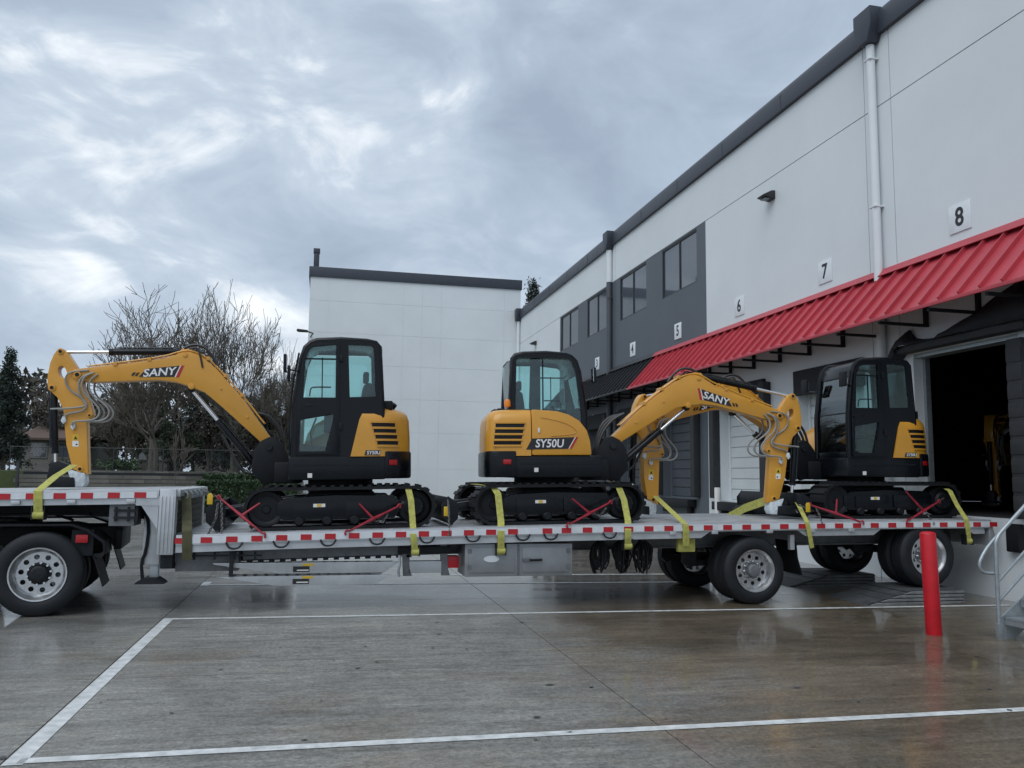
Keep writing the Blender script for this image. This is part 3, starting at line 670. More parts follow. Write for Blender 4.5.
# tail
MB().prism([(XE-.02, dk(XE)+.005), (XE+.03, dk(XE)+.005), (XE+.10, dk(XE)-.28), (XE+.06, dk(XE)-.40), (XE-.02, dk(XE)-.40)], 'xz', YN+.02, YF-.02).build('tail_beam', 'alu', tr, bevel=.008)
for y_ in (YN+.2, YN+.4, YF-.4, YF-.2): MB().cyl((XE+.06, y_, dk(XE)-.18), (XE+.10, y_, dk(XE)-.19), .05, n=14).build('tail_lamp', 'lampred', tr)
B(XE-.6, XE-.5, YN+.3, YN+.4, dk(XE)-.62, dk(XE)-.2).build('bumper_upright', 'darksteel', tr)
# winches on the rail underside are built with the straps; strap winch box
xw = onY(679, 550, YN+.1).x; B(xw, xw+.27, YN+.12, YN+.22, dk(xw)-.42, dk(xw)-.22).build('strap_roll', 'strap', tr, bevel=.02)

# stored loading ramps
for k, (za, zb) in enumerate(((562.5, 573.5), (575, 585.5))):
    yy = YN+.16; x0 = onY(212 if k == 0 else 216, 568, yy).x; x1 = onY(399 if k == 0 else 389, 568, yy).x
    z1_, z0_ = onY(300, za, yy).z, onY(300, zb, yy).z
    rp = thing('loading_ramp', ('upper' if k == 0 else 'lower')+' aluminium loading ramp stowed in the rack under the trailer deck', 'ramp', ((x0+x1)/2, yy, z0_), group='stowed loading ramps')
    MB().prism([(x0, z1_), (x0+.03, z1_-.02), (x0+.85, z0_), (x1-.20, z0_), (x1, z1_)] if k == 0 else [(x0, z1_-.01), (x0+.75, z0_), (x1-.18, z0_), (x1+.03, z1_-.01)], 'xz', yy, yy+.035).build('side_beam', 'alu', rp, bevel=.004)
    MB().prism([(x0+.05, z1_-.03), (x0+.85, z0_+.01), (x1-.20, z0_+.01), (x1-.05, z1_-.03)], 'xz', yy+.4, yy+.43).build('side_beam', 'alu', rp)
    for q in range(14):
        xx = x0+.2+q*(x1-x0-.45)/13; B(xx-.02, xx+.02, yy+.036, yy+.40, z1_-.055, z1_-.025).build('rung', 'alu', rp)
    xx = onY(293, 570, yy).x; B(xx, xx+.21, yy-.005, yy-.001, z0_+.02, z1_-.05).build('label', 'ink', rp); B(xx+.05, xx+.20, yy-.007, yy-.0055, z0_+.035, z0_+.05).build('label_text', 'sticker', rp)
    B(xx+.12, xx+.26, yy-.005, yy-.001, z1_-.045, z1_-.015).build('label', 'tag', rp)

# hanging bundles of black rubber straps
rnd = random.Random(9)
for k, px in enumerate((600, 622, 642)):
    p = onY(px, 541, YN+.35); bb = thing('rubber_strap_bundle', 'bundle of black rubber straps hanging under the trailer rail '+('next to the toolbox', 'between two others', 'next to the trailer wheels')[k], 'straps', (p.x, YN+.35, p.z), group='hanging rubber strap bundles')
    B(p.x-.04, p.x+.04, YN+.30, YN+.40, p.z, p.z+.06).build('hook', 'darksteel', bb)
    sm = MB()
    for q in range(46):
        a = rnd.uniform(-.15, .15); d = rnd.uniform(-.08, .08); L_ = rnd.uniform(.28, .50); z0 = p.z+.02
        sm.tube([(p.x+a*.15, YN+.35+d*.2, z0), (p.x+a, YN+.35+d, z0-L_*.35), (p.x+a*.95, YN+.35+d, z0-L_*.75), (p.x+a*.4+rnd.uniform(-.04, .04), YN+.35+d, z0-L_)], .012, n=5, smooth=2)
    sm.build('straps', 'rubber', bb)

# wheel ramps (stacked ribbed wedges) under the rear axle
def wedge(label, y0, y1, xt, xf, xe_):
    t = thing('wheel_ramp', label, 'ramp', ((xt+xe_)/2, (y0+y1)/2, gz(xe_)), group='wheel ramps under the rear axle')
    n = 4; zb, zt_ = gz(xe_)+.003, .142; h = (zt_-zb)/n
    for k in range(n):
        z0 = zb+h*k; xa_ = xt+(xf-xt)*k/n; xb_ = xt+(xf-xt)*(k+1)/n
        MB().prism([(xa_, z0), (xe_, z0), (xe_, z0+h-.014), (xb_-.05, z0+h-.014)], 'xz', y0, y1).build('plank', 'ramp', t, bevel=.006, seg=1)
        MB().prism([(xa_+.06, z0+h-.0145), (xe_-.012, z0+h-.0145), (xe_-.012, z0+h), (xb_+.02, z0+h)], 'xz', y0+.014, y1-.014).build('joint_pad', 'rampdark', t, smooth=0)
    MB().prism([(xt-.04, zb), (xf, zt_+.001), (xf, zt_+.009), (xt-.06, zb+.008)], 'xz', y0+.02, y1).build('tread_plate', 'rampdark', t, smooth=0)
    return t
wedge('grey ribbed wedge ramp under the near rear trailer wheels beside the red bollard', 11.0, 11.98, 7.98, 8.78, 9.66)
wedge('grey ribbed wedge ramp under the rear trailer wheels on the dock wall side', 13.05, 14.1, 7.98, 8.78, 9.62)

# ================================================================== tractor unit (only its rear is in frame)
tk = thing('tractor_truck', 'black semi truck rear with dual wheels and mud flaps under the trailer nose', 'truck', (-4, 12.52, 0))
TKR = .51; WK = wheel_set(TKR, .28, .13, 'darksteel')
for ax in (-3.38, -4.72):
    place_wheel(WK, tk, (ax, YN+.15, TKR), -1, ang=.1); place_wheel(WK, tk, (ax, YN+.49, TKR), -1, False)
    place_wheel(WK, tk, (ax, YF-.15, TKR), 1); place_wheel(WK, tk, (ax, YF-.49, TKR), 1, False)
    MB().cyl((ax, YN+.3, TKR), (ax, YF-.3, TKR), .08).build('axle', 'darksteel', tk)
    MB().lathe([(0, -.2), (.16, -.12), (.2, 0), (.16, .12), (0, .2)], (ax, 12.52, TKR), (1, 0, 0), 14).build('differential', 'darksteel', tk)
    for y_ in (12.0, 13.0): MB().lathe([(0, 0), (.1, 0), (.13, .05), (.11, .1), (.13, .15), (.1, .22), (0, .23)], (ax-.3, y_, TKR+.05), (0, 0, 1), 14).build('air_bag', 'rubber', tk)
for y_ in (12.09, 12.95): B(-9.5, -2.55, y_-.04, y_+.04, .80, 1.03).build('frame_rail', 'blackmatt', tk, bevel=.01)
B(-2.62, -2.54, 11.95, 13.1, .74, 1.0).build('end_crossmember', 'blackmatt', tk, bevel=.01)
MB().lathe([(0, 0), (.45, 0), (.45, .05), (.40, .07), (0, .07)], (-4.05, 12.52, 1.05), (0, 0, 1), 28).build('fifth_wheel', 'darksteel', tk)
B(-4.4, -3.7, 12.1, 12.94, .98, 1.05).build('fifth_wheel_mount', 'darksteel', tk)
for y0 in (YN+.03, YF-.65):
    fd = MB().prism([(-4.0, 1.115), (-3.05, 1.115), (-2.86, 1.05), (-2.66, .90), (-2.64, .74), (-2.67, .74), (-2.69, .88), (-2.88, 1.02), (-3.06, 1.09), (-4.0, 1.09)], 'xz', y0, y0+.62).build('fender', 'blackmatt', tk, bevel=.005)
    B(-4.9, -4.02, y0, y0+.62, 1.09, 1.115).build('fender', 'blackmatt', tk)
    MB().prism([(-2.78, .70), (-2.66, .34), (-2.645, .34), (-2.765, .70)], 'xz', y0, y0+.6).build('mud_flap', 'rubber', tk)
    B(-2.80, -2.72, y0+.1, y0+.5, .68, .74).build('flap_hanger', 'darksteel', tk)
B(-3.0, -2.86, YN+.06, YN+.12, .88, .98).build('tail_lamp', 'lampred', tk, bevel=.01)
B(-3.05, -2.80, YN+.10, YN+.14, .72, 1.04).build('lamp_bracket', 'blackmatt', tk)
MB().tube([(-4.6, 12.3, 1.2), (-4.2, 12.2, 1.35), (-3.6, 12.3, 1.25), (-3.2, 12.4, 1.1)], .02, smooth=2).build('air_line', 'hose', tk)
for k in range(5): MB().tube([(-4.3+.08*k, 12.0, 1.02), (-4.25+.1*k, 11.95, 1.17), (-4.1+.1*k, 11.98, 1.05)], .02, smooth=2).build('air_line', 'hose', tk)
# cab of the tractor, wholly left of the frame
MB().prism([(-12.2, .6), (-12.3, 1.6), (-11.1, 1.9), (-10.4, 2.9), (-9.9, 3.5), (-8.1, 3.9), (-7.9, 3.7), (-7.9, .9), (-9.8, .6)], 'xz', 11.35, 13.7).build('cab', 'blackmatt', tk, bevel=.08)
for y_ in (YN+.2, YF-.2): place_wheel(WK, tk, (-11.3, y_, TKR), -1 if y_ < 12 else 1)
B(-9.7, -8.2, 11.4, 11.95, .5, 1.05).build('fuel_tank', 'alu', tk, bevel=.1)

pv_ = Matrix.Translation((-3.38, YN+.15, 0)); tk.matrix_world = pv_ @ Matrix.Rotation(R(6.5), 4, 'Z') @ pv_.inverted() @ WM[tk]   # tractor stands slightly jack-knifed

# ================================================================== compact excavators
def arc(cx_, cy_, r, a0, a1, n): return [(cx_+r*math.cos(R(a0+(a1-a0)*i/n)), cy_+r*math.sin(R(a0+(a1-a0)*i/n))) for i in range(n+1)]
def rotY_at(p, a): return Matrix.Translation((p[0], 0, p[1])) @ Matrix.Rotation(-a, 4, 'Y') @ Matrix.Translation((-p[0], 0, -p[1]))
CABP = [(.667, .972), (.657, 1.676), (.566, 2.333), (.513, 2.50), (.44, 2.57), (.36, 2.602), (.037, 2.624), (-.33, 2.609), (-.45, 2.585), (-.50, 2.53), (-.544, 1.674), (-.564, .975)]
UPW = [(.535, 1.80), (.51, 2.335), (.455, 2.47), (.40, 2.505), (.10, 2.54), (.10, 1.80)]
LOW = [(.575, 1.06), (.565, 1.49), (.125, 1.57), (.135, 1.46), (.235, 1.06)]
REW = [(-.095, 1.81), (-.07, 2.54), (-.38, 2.535), (-.42, 2.50), (-.45, 1.82)]
BOOM = [(1.0, 1.263), (1.44, 1.854), (1.828, 2.271), (1.998, 2.414), (2.10, 2.472), (2.204, 2.50), (2.323, 2.485), (2.557, 2.389), (3.099, 2.28), (3.64, 2.195), (3.74, 2.17), (3.775, 2.11), (3.75, 2.05), (3.69, 2.02), (3.50, 2.003), (2.618, 2.075), (2.379, 2.055), (2.177, 1.999), (1.972, 1.921), (1.719, 1.715), (1.142, 1.208)]
ARM = [(3.932, 2.464), (3.985, 2.43), (4.015, 2.375), (4.052, 2.258), (4.072, 2.08), (4.065, 1.94), (4.03, 1.866), (3.922, 1.768), (3.836, 1.606), (3.762, 1.116), (3.656, .773), (3.45, .706), (3.492, 1.122), (3.52, 1.43), (3.444, 1.544), (3.46, 1.60), (3.527, 1.781), (3.60, 1.923), (3.63, 2.088), (3.72, 2.23), (3.853, 2.425), (3.89, 2.455)]
HOLE = [(3.885+.055*math.cos(a)+.02*math.sin(a), 2.133+.085*math.sin(a)) for a in np.linspace(0, 2*math.pi, 17)[:-1]]
ROOT, TIP = (1.03, 1.15), (3.681, 2.10)
zx = lambda px, py: (3.681-(px-265)*.00405, 2.10-(py-182)*.00402)
def make_excavator(label, X0, yaw_u, dbeta, swing, dalpha=0., y0=12.52):
    slope = math.atan((dk(X0+.8)-dk(X0-.8))/1.6)
    rot = Matrix.Rotation(math.pi, 4, 'Z') @ Matrix.Rotation(slope, 4, 'Y')
    t = thing('excavator', label, 'excavator', (X0, y0, dk(X0)+.004), rot, 'compact excavators')
    U = Matrix.Rotation(yaw_u, 4, 'Z')
    def P(mb, name, m_, parent=None, bevel=0, mt=U, smooth=35): return mb.xf(mt).build(name, m_, parent or t, bevel=bevel, local=True, smooth=smooth)
    I = Matrix.Identity(4)
    # ---- undercarriage
    for s in (-1, 1):
        ya, yb = (.58, .98) if s > 0 else (-.98, -.58)
        n = 14; Rr, L_ = .285, .995
        def loop(r): return arc(L_, .285, r, -90, 90, n)+arc(-L_, .285, r, 90, 270, n)
        def sag(p): return (p[0], p[1]-(.012*math.cos(p[0]/L_*1.57) if p[1] > .4 else 0))
        lo, li = [sag(p) for p in loop(Rr)], [sag(p) for p in loop(Rr-.04)]
        def dens(lp):
            o_ = []
            for i, p in enumerate(lp):
                q = lp[(i+1) % len(lp)]; d = math.dist(p, q); k = max(1, int(d/.12))
                o_ += [(p[0]+(q[0]-p[0])*j/k, p[1]+(q[1]-p[1])*j/k) for j in range(k)]
            return o_
        tb_ = MB(); tb_.plate(lo, [li[::-1]], 'xz', ya, yb)
        dl = dens(lo); acc = 0; last = dl[-1]
        for i, p in enumerate(dl):                                                   # rubber lugs
            q = dl[(i+1) % len(dl)]; d = math.dist(p, q)
            if d < 1e-6: continue
            acc += d
            if acc < .085: continue
            acc = 0; a = math.atan2(q[1]-p[1], q[0]-p[0])
            tx, tz = math.cos(a), math.sin(a); b_ = MB().box(-.028, .028, ya-.004, yb+.004, -.004, .024)
            for v in b_.bm.verts: lx, ly, lz = v.co; v.co = Vector((p[0]+tx*lx+tz*lz, ly, p[1]+tz*lx-tx*lz))
            me_ = bpy.data.meshes.new('t'); b_.bm.to_mesh(me_); b_.bm.free(); tb_.bm.from_mesh(me_); bpy.data.meshes.remove(me_)
        P(tb_, 'rubber_track', 'rubber', mt=I)
        yo = s*.93
        a_, b_ = sorted((s*.66, s*.895))
        fr = P(MB().prism([(.78, .13), (.86, .22), (.86, .36), (.74, .43), (.1, .46), (-.72, .44), (-.80, .36), (-.80, .22), (-.72, .13)], 'xz', a_, b_), 'track_frame', 'black', mt=I, bevel=.02)
        a_, b_ = sorted((s*.896, s*.915)); P(MB().prism([(.66, .17), (.66, .36), (.05, .38), (.05, .17)], 'xz', a_, b_), 'frame_rib', 'black', fr, mt=I, bevel=.006)
        P(MB().prism([(-.05, .17), (-.05, .38), (-.62, .36), (-.62, .17)], 'xz', a_, b_), 'frame_rib', 'black', fr, mt=I, bevel=.006)
        P(MB().prism([(.22, .30), (.22, .345), (.38, .345), (.38, .30)], 'xz', *sorted((s*.916, s*.919))), 'sticker', 'sticker', fr, mt=I, smooth=0)
        P(MB().prism([(.27, .305), (.27, .34), (.33, .34), (.33, .305)], 'xz', *sorted((s*.9195, s*.9215))), 'sticker', 'tag', fr, mt=I, smooth=0)
        P(MB().lathe([(0, .90), (.05, .90), (.06, .88), (.17, .87), (.20, .89), (.235, .89), (.24, .86), (.24, .66)], (L_, 0, .285), (0, s, 0), 26), 'idler', 'blackmatt', mt=I)
        sp_ = P(MB().lathe([(0, .93), (.12, .93), (.15, .90), (.15, .86), (.22, .85), (.24, .83), (.24, .66)], (-L_, 0, .285), (0, s, 0), 24), 'sprocket', 'blackmatt', mt=I)
        for k in range(8): a = k*math.pi/4; P(MB().cyl((-L_+.1*math.cos(a), s*.928, .285+.1*math.sin(a)), (-L_+.1*math.cos(a), s*.945, .285+.1*math.sin(a)), .016, n=6), 'bolt', 'darksteel', sp_, mt=I)
        for k in range(4): P(MB().lathe([(0, .92), (.05, .92), (.07, .90), (.07, .64)], (-.55+.37*k, 0, .115), (0, s, 0), 14), 'track_roller', 'blackmatt', mt=I)
    P(MB().prism([(.6, .24), (.45, .50), (-.45, .50), (-.6, .24), (-.4, .18), (.4, .18)], 'xz', -.66, .66), 'car_body', 'blackmatt', mt=I, bevel=.03)
    bl = P(MB().prism([(1.60, .012), (1.70, .10), (1.745, .20), (1.74, .30), (1.68, .41), (1.655, .40), (1.70, .29), (1.71, .20), (1.67, .12), (1.58, .03)], 'xz', -.965, .965), 'dozer_blade', 'blackmatt', mt=I, bevel=.008)
    for s in (-1, 1):
        P(MB().prism([(.55, .26), (.55, .37), (1.3, .33), (1.70, .27), (1.70, .16), (1.3, .20)], 'xz', *sorted((s*.38, s*.50))), 'blade_arm', 'black', mt=I, bevel=.012)
        P(MB().prism([(1.62, .01), (1.75, .14), (1.76, .30), (1.66, .42), (1.50, .30), (1.52, .10)], 'xz', *sorted((s*.966, s*.985))), 'blade_end_plate', 'blackmatt', mt=I, bevel=.006)
    P(MB().cyl((.62, 0, .40), (1.2, 0, .33), .055), 'blade_cylinder', 'black', mt=I); P(MB().cyl((1.2, 0, .33), (1.66, 0, .27), .03), 'blade_cylinder_rod', 'darksteel', mt=I)
    P(MB().cyl((0, 0, .49), (0, 0, .67), .47, n=32), 'slew_ring', 'blackmatt')
    # ---- upper structure
    P(MB().box(-.6, .72, -.935, .935, .665, .985), 'platform', 'black', bevel=.035)
    for s in (-1, 1): P(MB().box(-.5, .66, *sorted((s*.936, s*.944)), .86, .885), 'skirt_groove', 'blackmatt')
    P(MB().box(.55, .95, -.42, .12, .62, .93), 'swing_post', 'blackmatt', bevel=.03)
    P(MB().box(.40, .46, .9365, .948, .70, .76), 'sticker', 'sticker', smooth=0); P(MB().box(-.30, -.24, -.948, -.9365, .75, .81), 'sticker', 'sticker', smooth=0)
    def hy(x_): return .955 if x_ > -.43 else .405+math.sqrt(max(0., .3025-(x_+.43)**2))
    def outline(xl, ins, xr=-.345):
        lc = arc(-.43, .405, .55, 90, 180, 9); rc = arc(-.80, -.955+.20, .20, 180, 270, 6)
        pts = [(xl, .955)]+[(x_, y_) for x_, y_ in lc]+[(-.985, .1)]+rc+[(xr, -.955), (xr, -.14), (-.575, -.14), (-.575, .55), (xl, .55)]
        pts = [pts[0]]+[(x_-.0, y_) for x_, y_ in pts[1:]]
        o_ = []
        for x_, y_ in pts:
            nx_ = x_+(ins if x_ < -.62 else 0)*min(1, (-.62-x_)/.3); ny_ = y_-math.copysign(min(ins, abs(y_)), y_) if abs(y_) > .3 else y_
            o_.append((nx_, ny_))
        return o_
    lev = [(.985, 0), (1.25, 0), (1.50, .012), (1.58, .035), (1.63, .075), (1.658, .13), (1.668, .2)]
    hd = MB(); rings = []
    for z_, ins in lev:
        xl = -.11-.15*(z_-.985)/.65-(.10*max(0, (z_-1.56)/.1))
        rings.append([hd.bm.verts.new((a, b, z_)) for a, b in outline(xl, ins)])
    for a, b in zip(rings, rings[1:]):
        for i in range(len(a)): hd.bm.faces.new((a[i], a[(i+1) % len(a)], b[(i+1) % len(a)], b[i]))
    hd.bm.faces.new(rings[-1]); hd.bm.faces.new(rings[0][::-1])
    hood = P(hd, 'engine_hood', 'yellow', smooth=50)
    cover = P(MB().prism([(-.335, .99), (-.335, 1.664), (.04, 1.64), (.22, 1.59), (.38, 1.50), (.49, 1.36), (.54, 1.2), (.56, .99)], 'xz', -.955, -.14), 'side_cover', 'yellow', bevel=.035)
    cwp = [(-.58, hy(-.58)+.015)]+[(x_-.018, y_*1.02) for x_, y_ in arc(-.43, .405, .55, 90, 180, 9) if x_ < -.60]+[(-1.0, .1)]+[(x_-.015, y_*1.015) for x_, y_ in arc(-.80, -.955+.20, .20, 180, 270, 6)]+[(-.56, -.97), (-.56, .3)]
    cw = P(MB().prism(cwp, 'xy', .675, 1.06), 'counterweight', 'black', bevel=.035)
    P(MB().box(-.76, -.64, -.992, -.93, .86, .935), 'tail_lamp', 'lampred', cw, bevel=.015)
    P(MB().prism([(-.64, hy(-.64)+.045), (-.76, hy(-.76)+.045), (-.74, hy(-.76)-.03), (-.64, hy(-.64)-.03)], 'xy', .86, .935), 'tail_lamp', 'lampred', cw, bevel=.012)
    for s in (-1, 1):                                                                   # louvres: dark recess, yellow blades
        xa_, xb_ = (-.72, -.39) if s > 0 else (-.86, -.44)
        sl = .10 if s > 0 else .06
        if s < 0: P(MB().prism([(xa_-sl*.6, 1.13), (xb_-sl, 1.13), (xb_, 1.465), (xa_, 1.465)], 'xz', -.9585, -.95), 'louvre_recess', 'blackmatt', hood, bevel=.003)
        for k in range(4 if s > 0 else 0):                                             # recess strips bent round the left tail corner
            f_ = (k+.5)/4; x0_, x1_ = xa_-sl*.6*(1-f_), xb_-sl*(1-f_); xx = np.linspace(x1_, x0_, 7)
            P(MB().prism([(a, hy(a)+.006) for a in xx]+[(a, hy(a)-.02) for a in xx[::-1]], 'xy', 1.13+.335*k/4+.012, 1.13+.335*(k+1)/4-.012), 'louvre_recess', 'blackmatt', hood)
        for k in range(5):
            zc = 1.13+.335*k/4; f_ = k/4; x0_ = xa_-sl*.6*(1-f_)-.012; x1_ = xb_-sl*(1-f_)+.012
            if s < 0: P(MB().box(x0_, x1_, -.970, -.954, zc-.015, zc+.015), 'louvre_slat', 'yellow', hood, bevel=.004); continue
            xx = np.linspace(x1_, x0_, 7); P(MB().prism([(a, hy(a)+.016) for a in xx]+[(a, hy(a)-.01) for a in xx[::-1]], 'xy', zc-.015, zc+.015), 'louvre_slat', 'yellow', hood)
    P(MB().cyl((-.66, .50, 1.62), (-.74, .56, 1.75), .04, .05, n=12), 'exhaust_stub', 'rubber')
    P(MB().box(-.70, -.575, .30, .80, 1.64, 1.775), 'exhaust_cover', 'blackmatt', bevel=.02)
    P(MB().cyl((-.55, -.18, 1.66), (-.55, -.18, 1.80), .012), 'beacon_post', 'darksteel'); P(MB().lathe([(0, .14), (.035, .13), (.05, .09), (.05, .02), (0, .0)], (-.60, -.22, 1.74), (0, 0, 1), 14), 'beacon', 'amber')
    # lettering on the covers
    for s, x_, z_, sz, xs_t in ((-1, -.03, 1.158, .165, .95), (1, -.50, 1.045, .085, .9)):
        yy = s*.957; nrm = 1 if s > 0 else -1
        if s < 0:
            dc = P(MB().prism([(-.42, 1.075), (-.33, 1.235), (.30, 1.255), (.20, 1.085)], 'xz', *sorted((yy, yy-.003))), 'decal', 'decal', cover, smooth=0)
            P(MB().prism([(.22, 1.085), (.32, 1.255), (.355, 1.256), (.255, 1.086)], 'xz', *sorted((yy-.0005, yy-.0035))), 'decal_stripe', 'redtape', cover, smooth=0)
            P(MB().prism([(.205, 1.085), (.305, 1.255), (.318, 1.2555), (.218, 1.0855)], 'xz', *sorted((yy-.001, yy-.004))), 'decal_stripe', 'sticker', cover, smooth=0)
            P(text_mb('SY50U', sz, (-.07, yy-.004, z_), (1, 0, 0), (0, 0, 1), .001, xs=.92, shear=.12), 'lettering', 'letter', cover, smooth=0)
            P(MB().box(-.245, -.215, yy-.012, yy, 1.32, 1.39), 'latch', 'sticker', cover, bevel=.004)
            tri = [(-.05, 1.27), (.36, 1.30), (.27, 1.42), (.05, 1.50), (-.20, 1.545)]
            P(MB().tube([(a, yy-.002, b) for a, b in tri], .006, n=4, smooth=2), 'cover_crease', 'yellow', cover)
        else:
            P(MB().prism([(-.30, 1.0), (-.32, 1.07), (-.525, 1.07), (-.505, 1.0)], 'xz', *sorted((yy-.02, yy+.003))), 'decal', 'decal', hood, smooth=0)
            P(text_mb('SY50U', .07, (-.425, yy+.0035, 1.033), (-1, 0, 0), (0, 0, 1), .001, xs=.95, shear=.1), 'lettering', 'letter', hood, smooth=0)
    # ---- cab
    cab = P(MB().plate(CABP, [UPW, LOW, REW], 'xz', .875, .92), 'cab', 'black', bevel=0)
    P(MB().plate([(.628, 1.0), (.618, 1.69), (.553, 2.32), (.51, 2.45), (.42, 2.545), (.05, 2.58), (.03, 1.0)], [UPW, LOW], 'xz', .9205, .945), 'door', 'black', cab, bevel=.006)
    P(MB().plate(CABP, [[(-.46, 1.72), (-.44, 2.50), (-.40, 2.535), (.36, 2.535), (.43, 2.50), (.50, 2.33), (.585, 1.66), (.58, 1.2), (.2, 1.15)]], 'xz', -.115, -.07), 'cab_side_frame', 'black', cab)
    roofp = CABP[2:10]; inn = [(x_*.93-.01, z_-.05) for x_, z_ in roofp]
    P(MB().prism(roofp+inn[::-1], 'xz', -.07, .875), 'roof', 'black', cab, bevel=.01)
    for yv in (.885, -.08):
        P(MB().tube([(a, yv, b) for a, b in CABP], .038, n=8), 'cab_pillar', 'black', cab)
    P(MB().box(-.58, -.54, -.07, .875, .98, 1.75), 'rear_panel', 'black', cab); P(MB().box(.60, .675, -.07, .875, .975, 1.08), 'front_sill', 'black', cab, bevel=.01)
    P(MB().box(-.555, .66, -.07, .875, .975, 1.0), 'cab_floor', 'blackmatt', cab)
    P(MB().prism([(.648, 1.08), (.640, 1.675), (.549, 2.333), (.497, 2.49), (.489, 2.487), (.541, 2.33), (.632, 1.672), (.640, 1.08)], 'xz', -.06, .86), 'windscreen', 'frontglass', cab, smooth=20)
    P(MB().tube([(.635, -.05, 1.72), (.635, .85, 1.72)], .012), 'windscreen_bar', 'black', cab)
    P(MB().box(-.545, -.538, -.06, .86, 1.76, 2.5), 'rear_window', 'cabglass', cab, smooth=0)
    for nm, w_ in (('door_window', UPW), ('door_window', LOW), ('quarter_window', REW)):
        cxw = sum(p[0] for p in w_)/len(w_); czw = sum(p[1] for p in w_)/len(w_)
        P(MB().prism([(cxw+(a-cxw)*1.03, czw+(b-czw)*1.02) for a, b in w_], 'xz', .901, .907), nm, 'cabglass', cab, smooth=0)
    P(MB().prism([(-.48, 1.70), (-.46, 2.52), (.43, 2.52), (.51, 2.33), (.60, 1.64), (.6, 1.18)], 'xz', -.095, -.089), 'side_window', 'cabglass', cab, smooth=0)
    P(MB().box(.275, .29, .89, .912, 1.80, 2.36), 'window_mullion', 'black', cab); P(MB().box(.10, .52, .89, .912, 2.33, 2.352), 'window_mullion', 'black', cab)
    P(MB().box(-.03, -.01, -.10, -.08, 1.7, 2.53), 'window_mullion', 'black', cab)
    P(MB().tube([(.45, .87, 1.82), (.44, .87, 1.93), (.40, .87, 1.95), (.16, .87, 1.95)], .012, smooth=1), 'grab_bar', 'black', cab)
    P(MB().cyl((.56, .943, 1.66), (.56, .965, 1.66), .035, n=14), 'door_handle', 'blackmatt', cab); P(MB().box(.40, .50, .944, .952, 1.67, 1.71), 'door_handle', 'blackmatt', cab, bevel=.003)
    for z_ in (1.35, 2.3): P(MB().box(.0, .05, .935, .965, z_, z_+.10), 'door_hinge', 'blackmatt', cab, bevel=.005)
    for a in (.30, .0): P(MB().cyl((a-.05, .5, 2.60), (a-.05, .5, 2.64), .014), 'roof_bolt', 'blackmatt', cab)
    P(MB().tube([(.70, .91, 1.0), (.715, .92, 1.4), (.69, .92, 1.9), (.60, .91, 2.42)], .014, smooth=1), 'handrail', 'black')
    for s, yv in ((1, .98), (-1, -.22)):
        mi = P(MB().tube([(.60, yv-.06*s, 2.16), (.70, yv, 2.17), (.76, yv, 2.20)], .011), 'mirror_arm', 'black')
        P(MB().prism([(yv-.09, 2.14), (yv+.09, 2.14), (yv+.10, 2.38), (yv-.08, 2.38)], 'yz', .755, .80), 'mirror', 'blackmatt', mi, bevel=.015)
        P(MB().prism([(yv-.075, 2.155), (yv+.075, 2.155), (yv+.085, 2.365), (yv-.065, 2.365)], 'yz', .750, .7545), 'mirror_glass', 'mirror', mi, smooth=0)
    # interior
    P(MB().prism([(-.32, 1.30), (.12, 1.36), (.14, 1.46), (-.22, 1.44), (-.30, 2.02), (-.40, 2.06), (-.44, 1.98)], 'xz', .18, .64), 'seat', 'seat', cab, bevel=.04)
    P(MB().box(-.38, -.30, .30, .52, 2.06, 2.22), 'headrest', 'seat', cab, bevel=.03); P(MB().box(-.35, .08, .22, .60, 1.0, 1.32), 'seat_base', 'seat', cab)
    for yv in (.10, .72):
        P(MB().box(-.25, .25, yv-.06, yv+.06, 1.35, 1.60), 'console', 'seat', cab, bevel=.02)
        P(MB().tube([(.18, yv, 1.58), (.20, yv, 1.72), (.16, yv, 1.80)], [.014, .014, .024], smooth=0), 'joystick', 'rubber', cab)
    P(MB().box(.40, .46, .0, .12, 1.60, 1.86), 'display', 'seat', cab, bevel=.01)
    for yv in (.32, .46): P(MB().tube([(.40, yv, 1.0), (.44, yv, 1.35), (.36, yv, 1.55)], .012), 'travel_lever', 'rubber', cab)
    # ---- boom, arm and rams
    yb = -.15
    SWM = U @ Matrix.Translation((.92, yb, 0)) @ Matrix.Rotation(swing, 4, 'Z') @ Matrix.Translation((-.92, -yb, 0))
    MBm = rotY_at(ROOT, dbeta); tipn = MBm @ Vector((TIP[0], 0, TIP[1]))
    MAm = Matrix.Translation((tipn.x-TIP[0], 0, tipn.z-TIP[1])) @ rotY_at(TIP, dalpha)
    sb, sa, sw_ = SWM @ MBm, SWM @ MAm, SWM
    br = P(MB().prism([(1.02, 1.30), (1.14, 1.24), (1.24, 1.10), (1.27, .80), (1.10, .60), (.86, .66), (.74, .9), (.80, 1.12), (.92, 1.27)], 'xz', yb-.20, yb-.13), 'boom_bracket', 'blackmatt', mt=sw_, bevel=.01)
    P(MB().prism([(1.02, 1.30), (1.14, 1.24), (1.24, 1.10), (1.27, .80), (1.10, .60), (.86, .66), (.74, .9), (.80, 1.12), (.92, 1.27)], 'xz', yb+.13, yb+.20), 'bracket_cheek', 'blackmatt', br, mt=sw_, bevel=.01)
    P(MB().box(.74, 1.05, yb-.14, yb+.14, .64, .92), 'bracket_core', 'blackmatt', br, mt=sw_, bevel=.02)
    P(MB().cyl((ROOT[0], yb-.23, ROOT[1]), (ROOT[0], yb+.23, ROOT[1]), .05, n=14), 'pin', 'darksteel', br, mt=sw_)
    def taper(mb):
        for v in mb.bm.verts: v.co.y = yb+(v.co.y-yb)*(1.0 if v.co.x < 2.4 else 1.0-.12*(v.co.x-2.4)/1.4)
        return mb
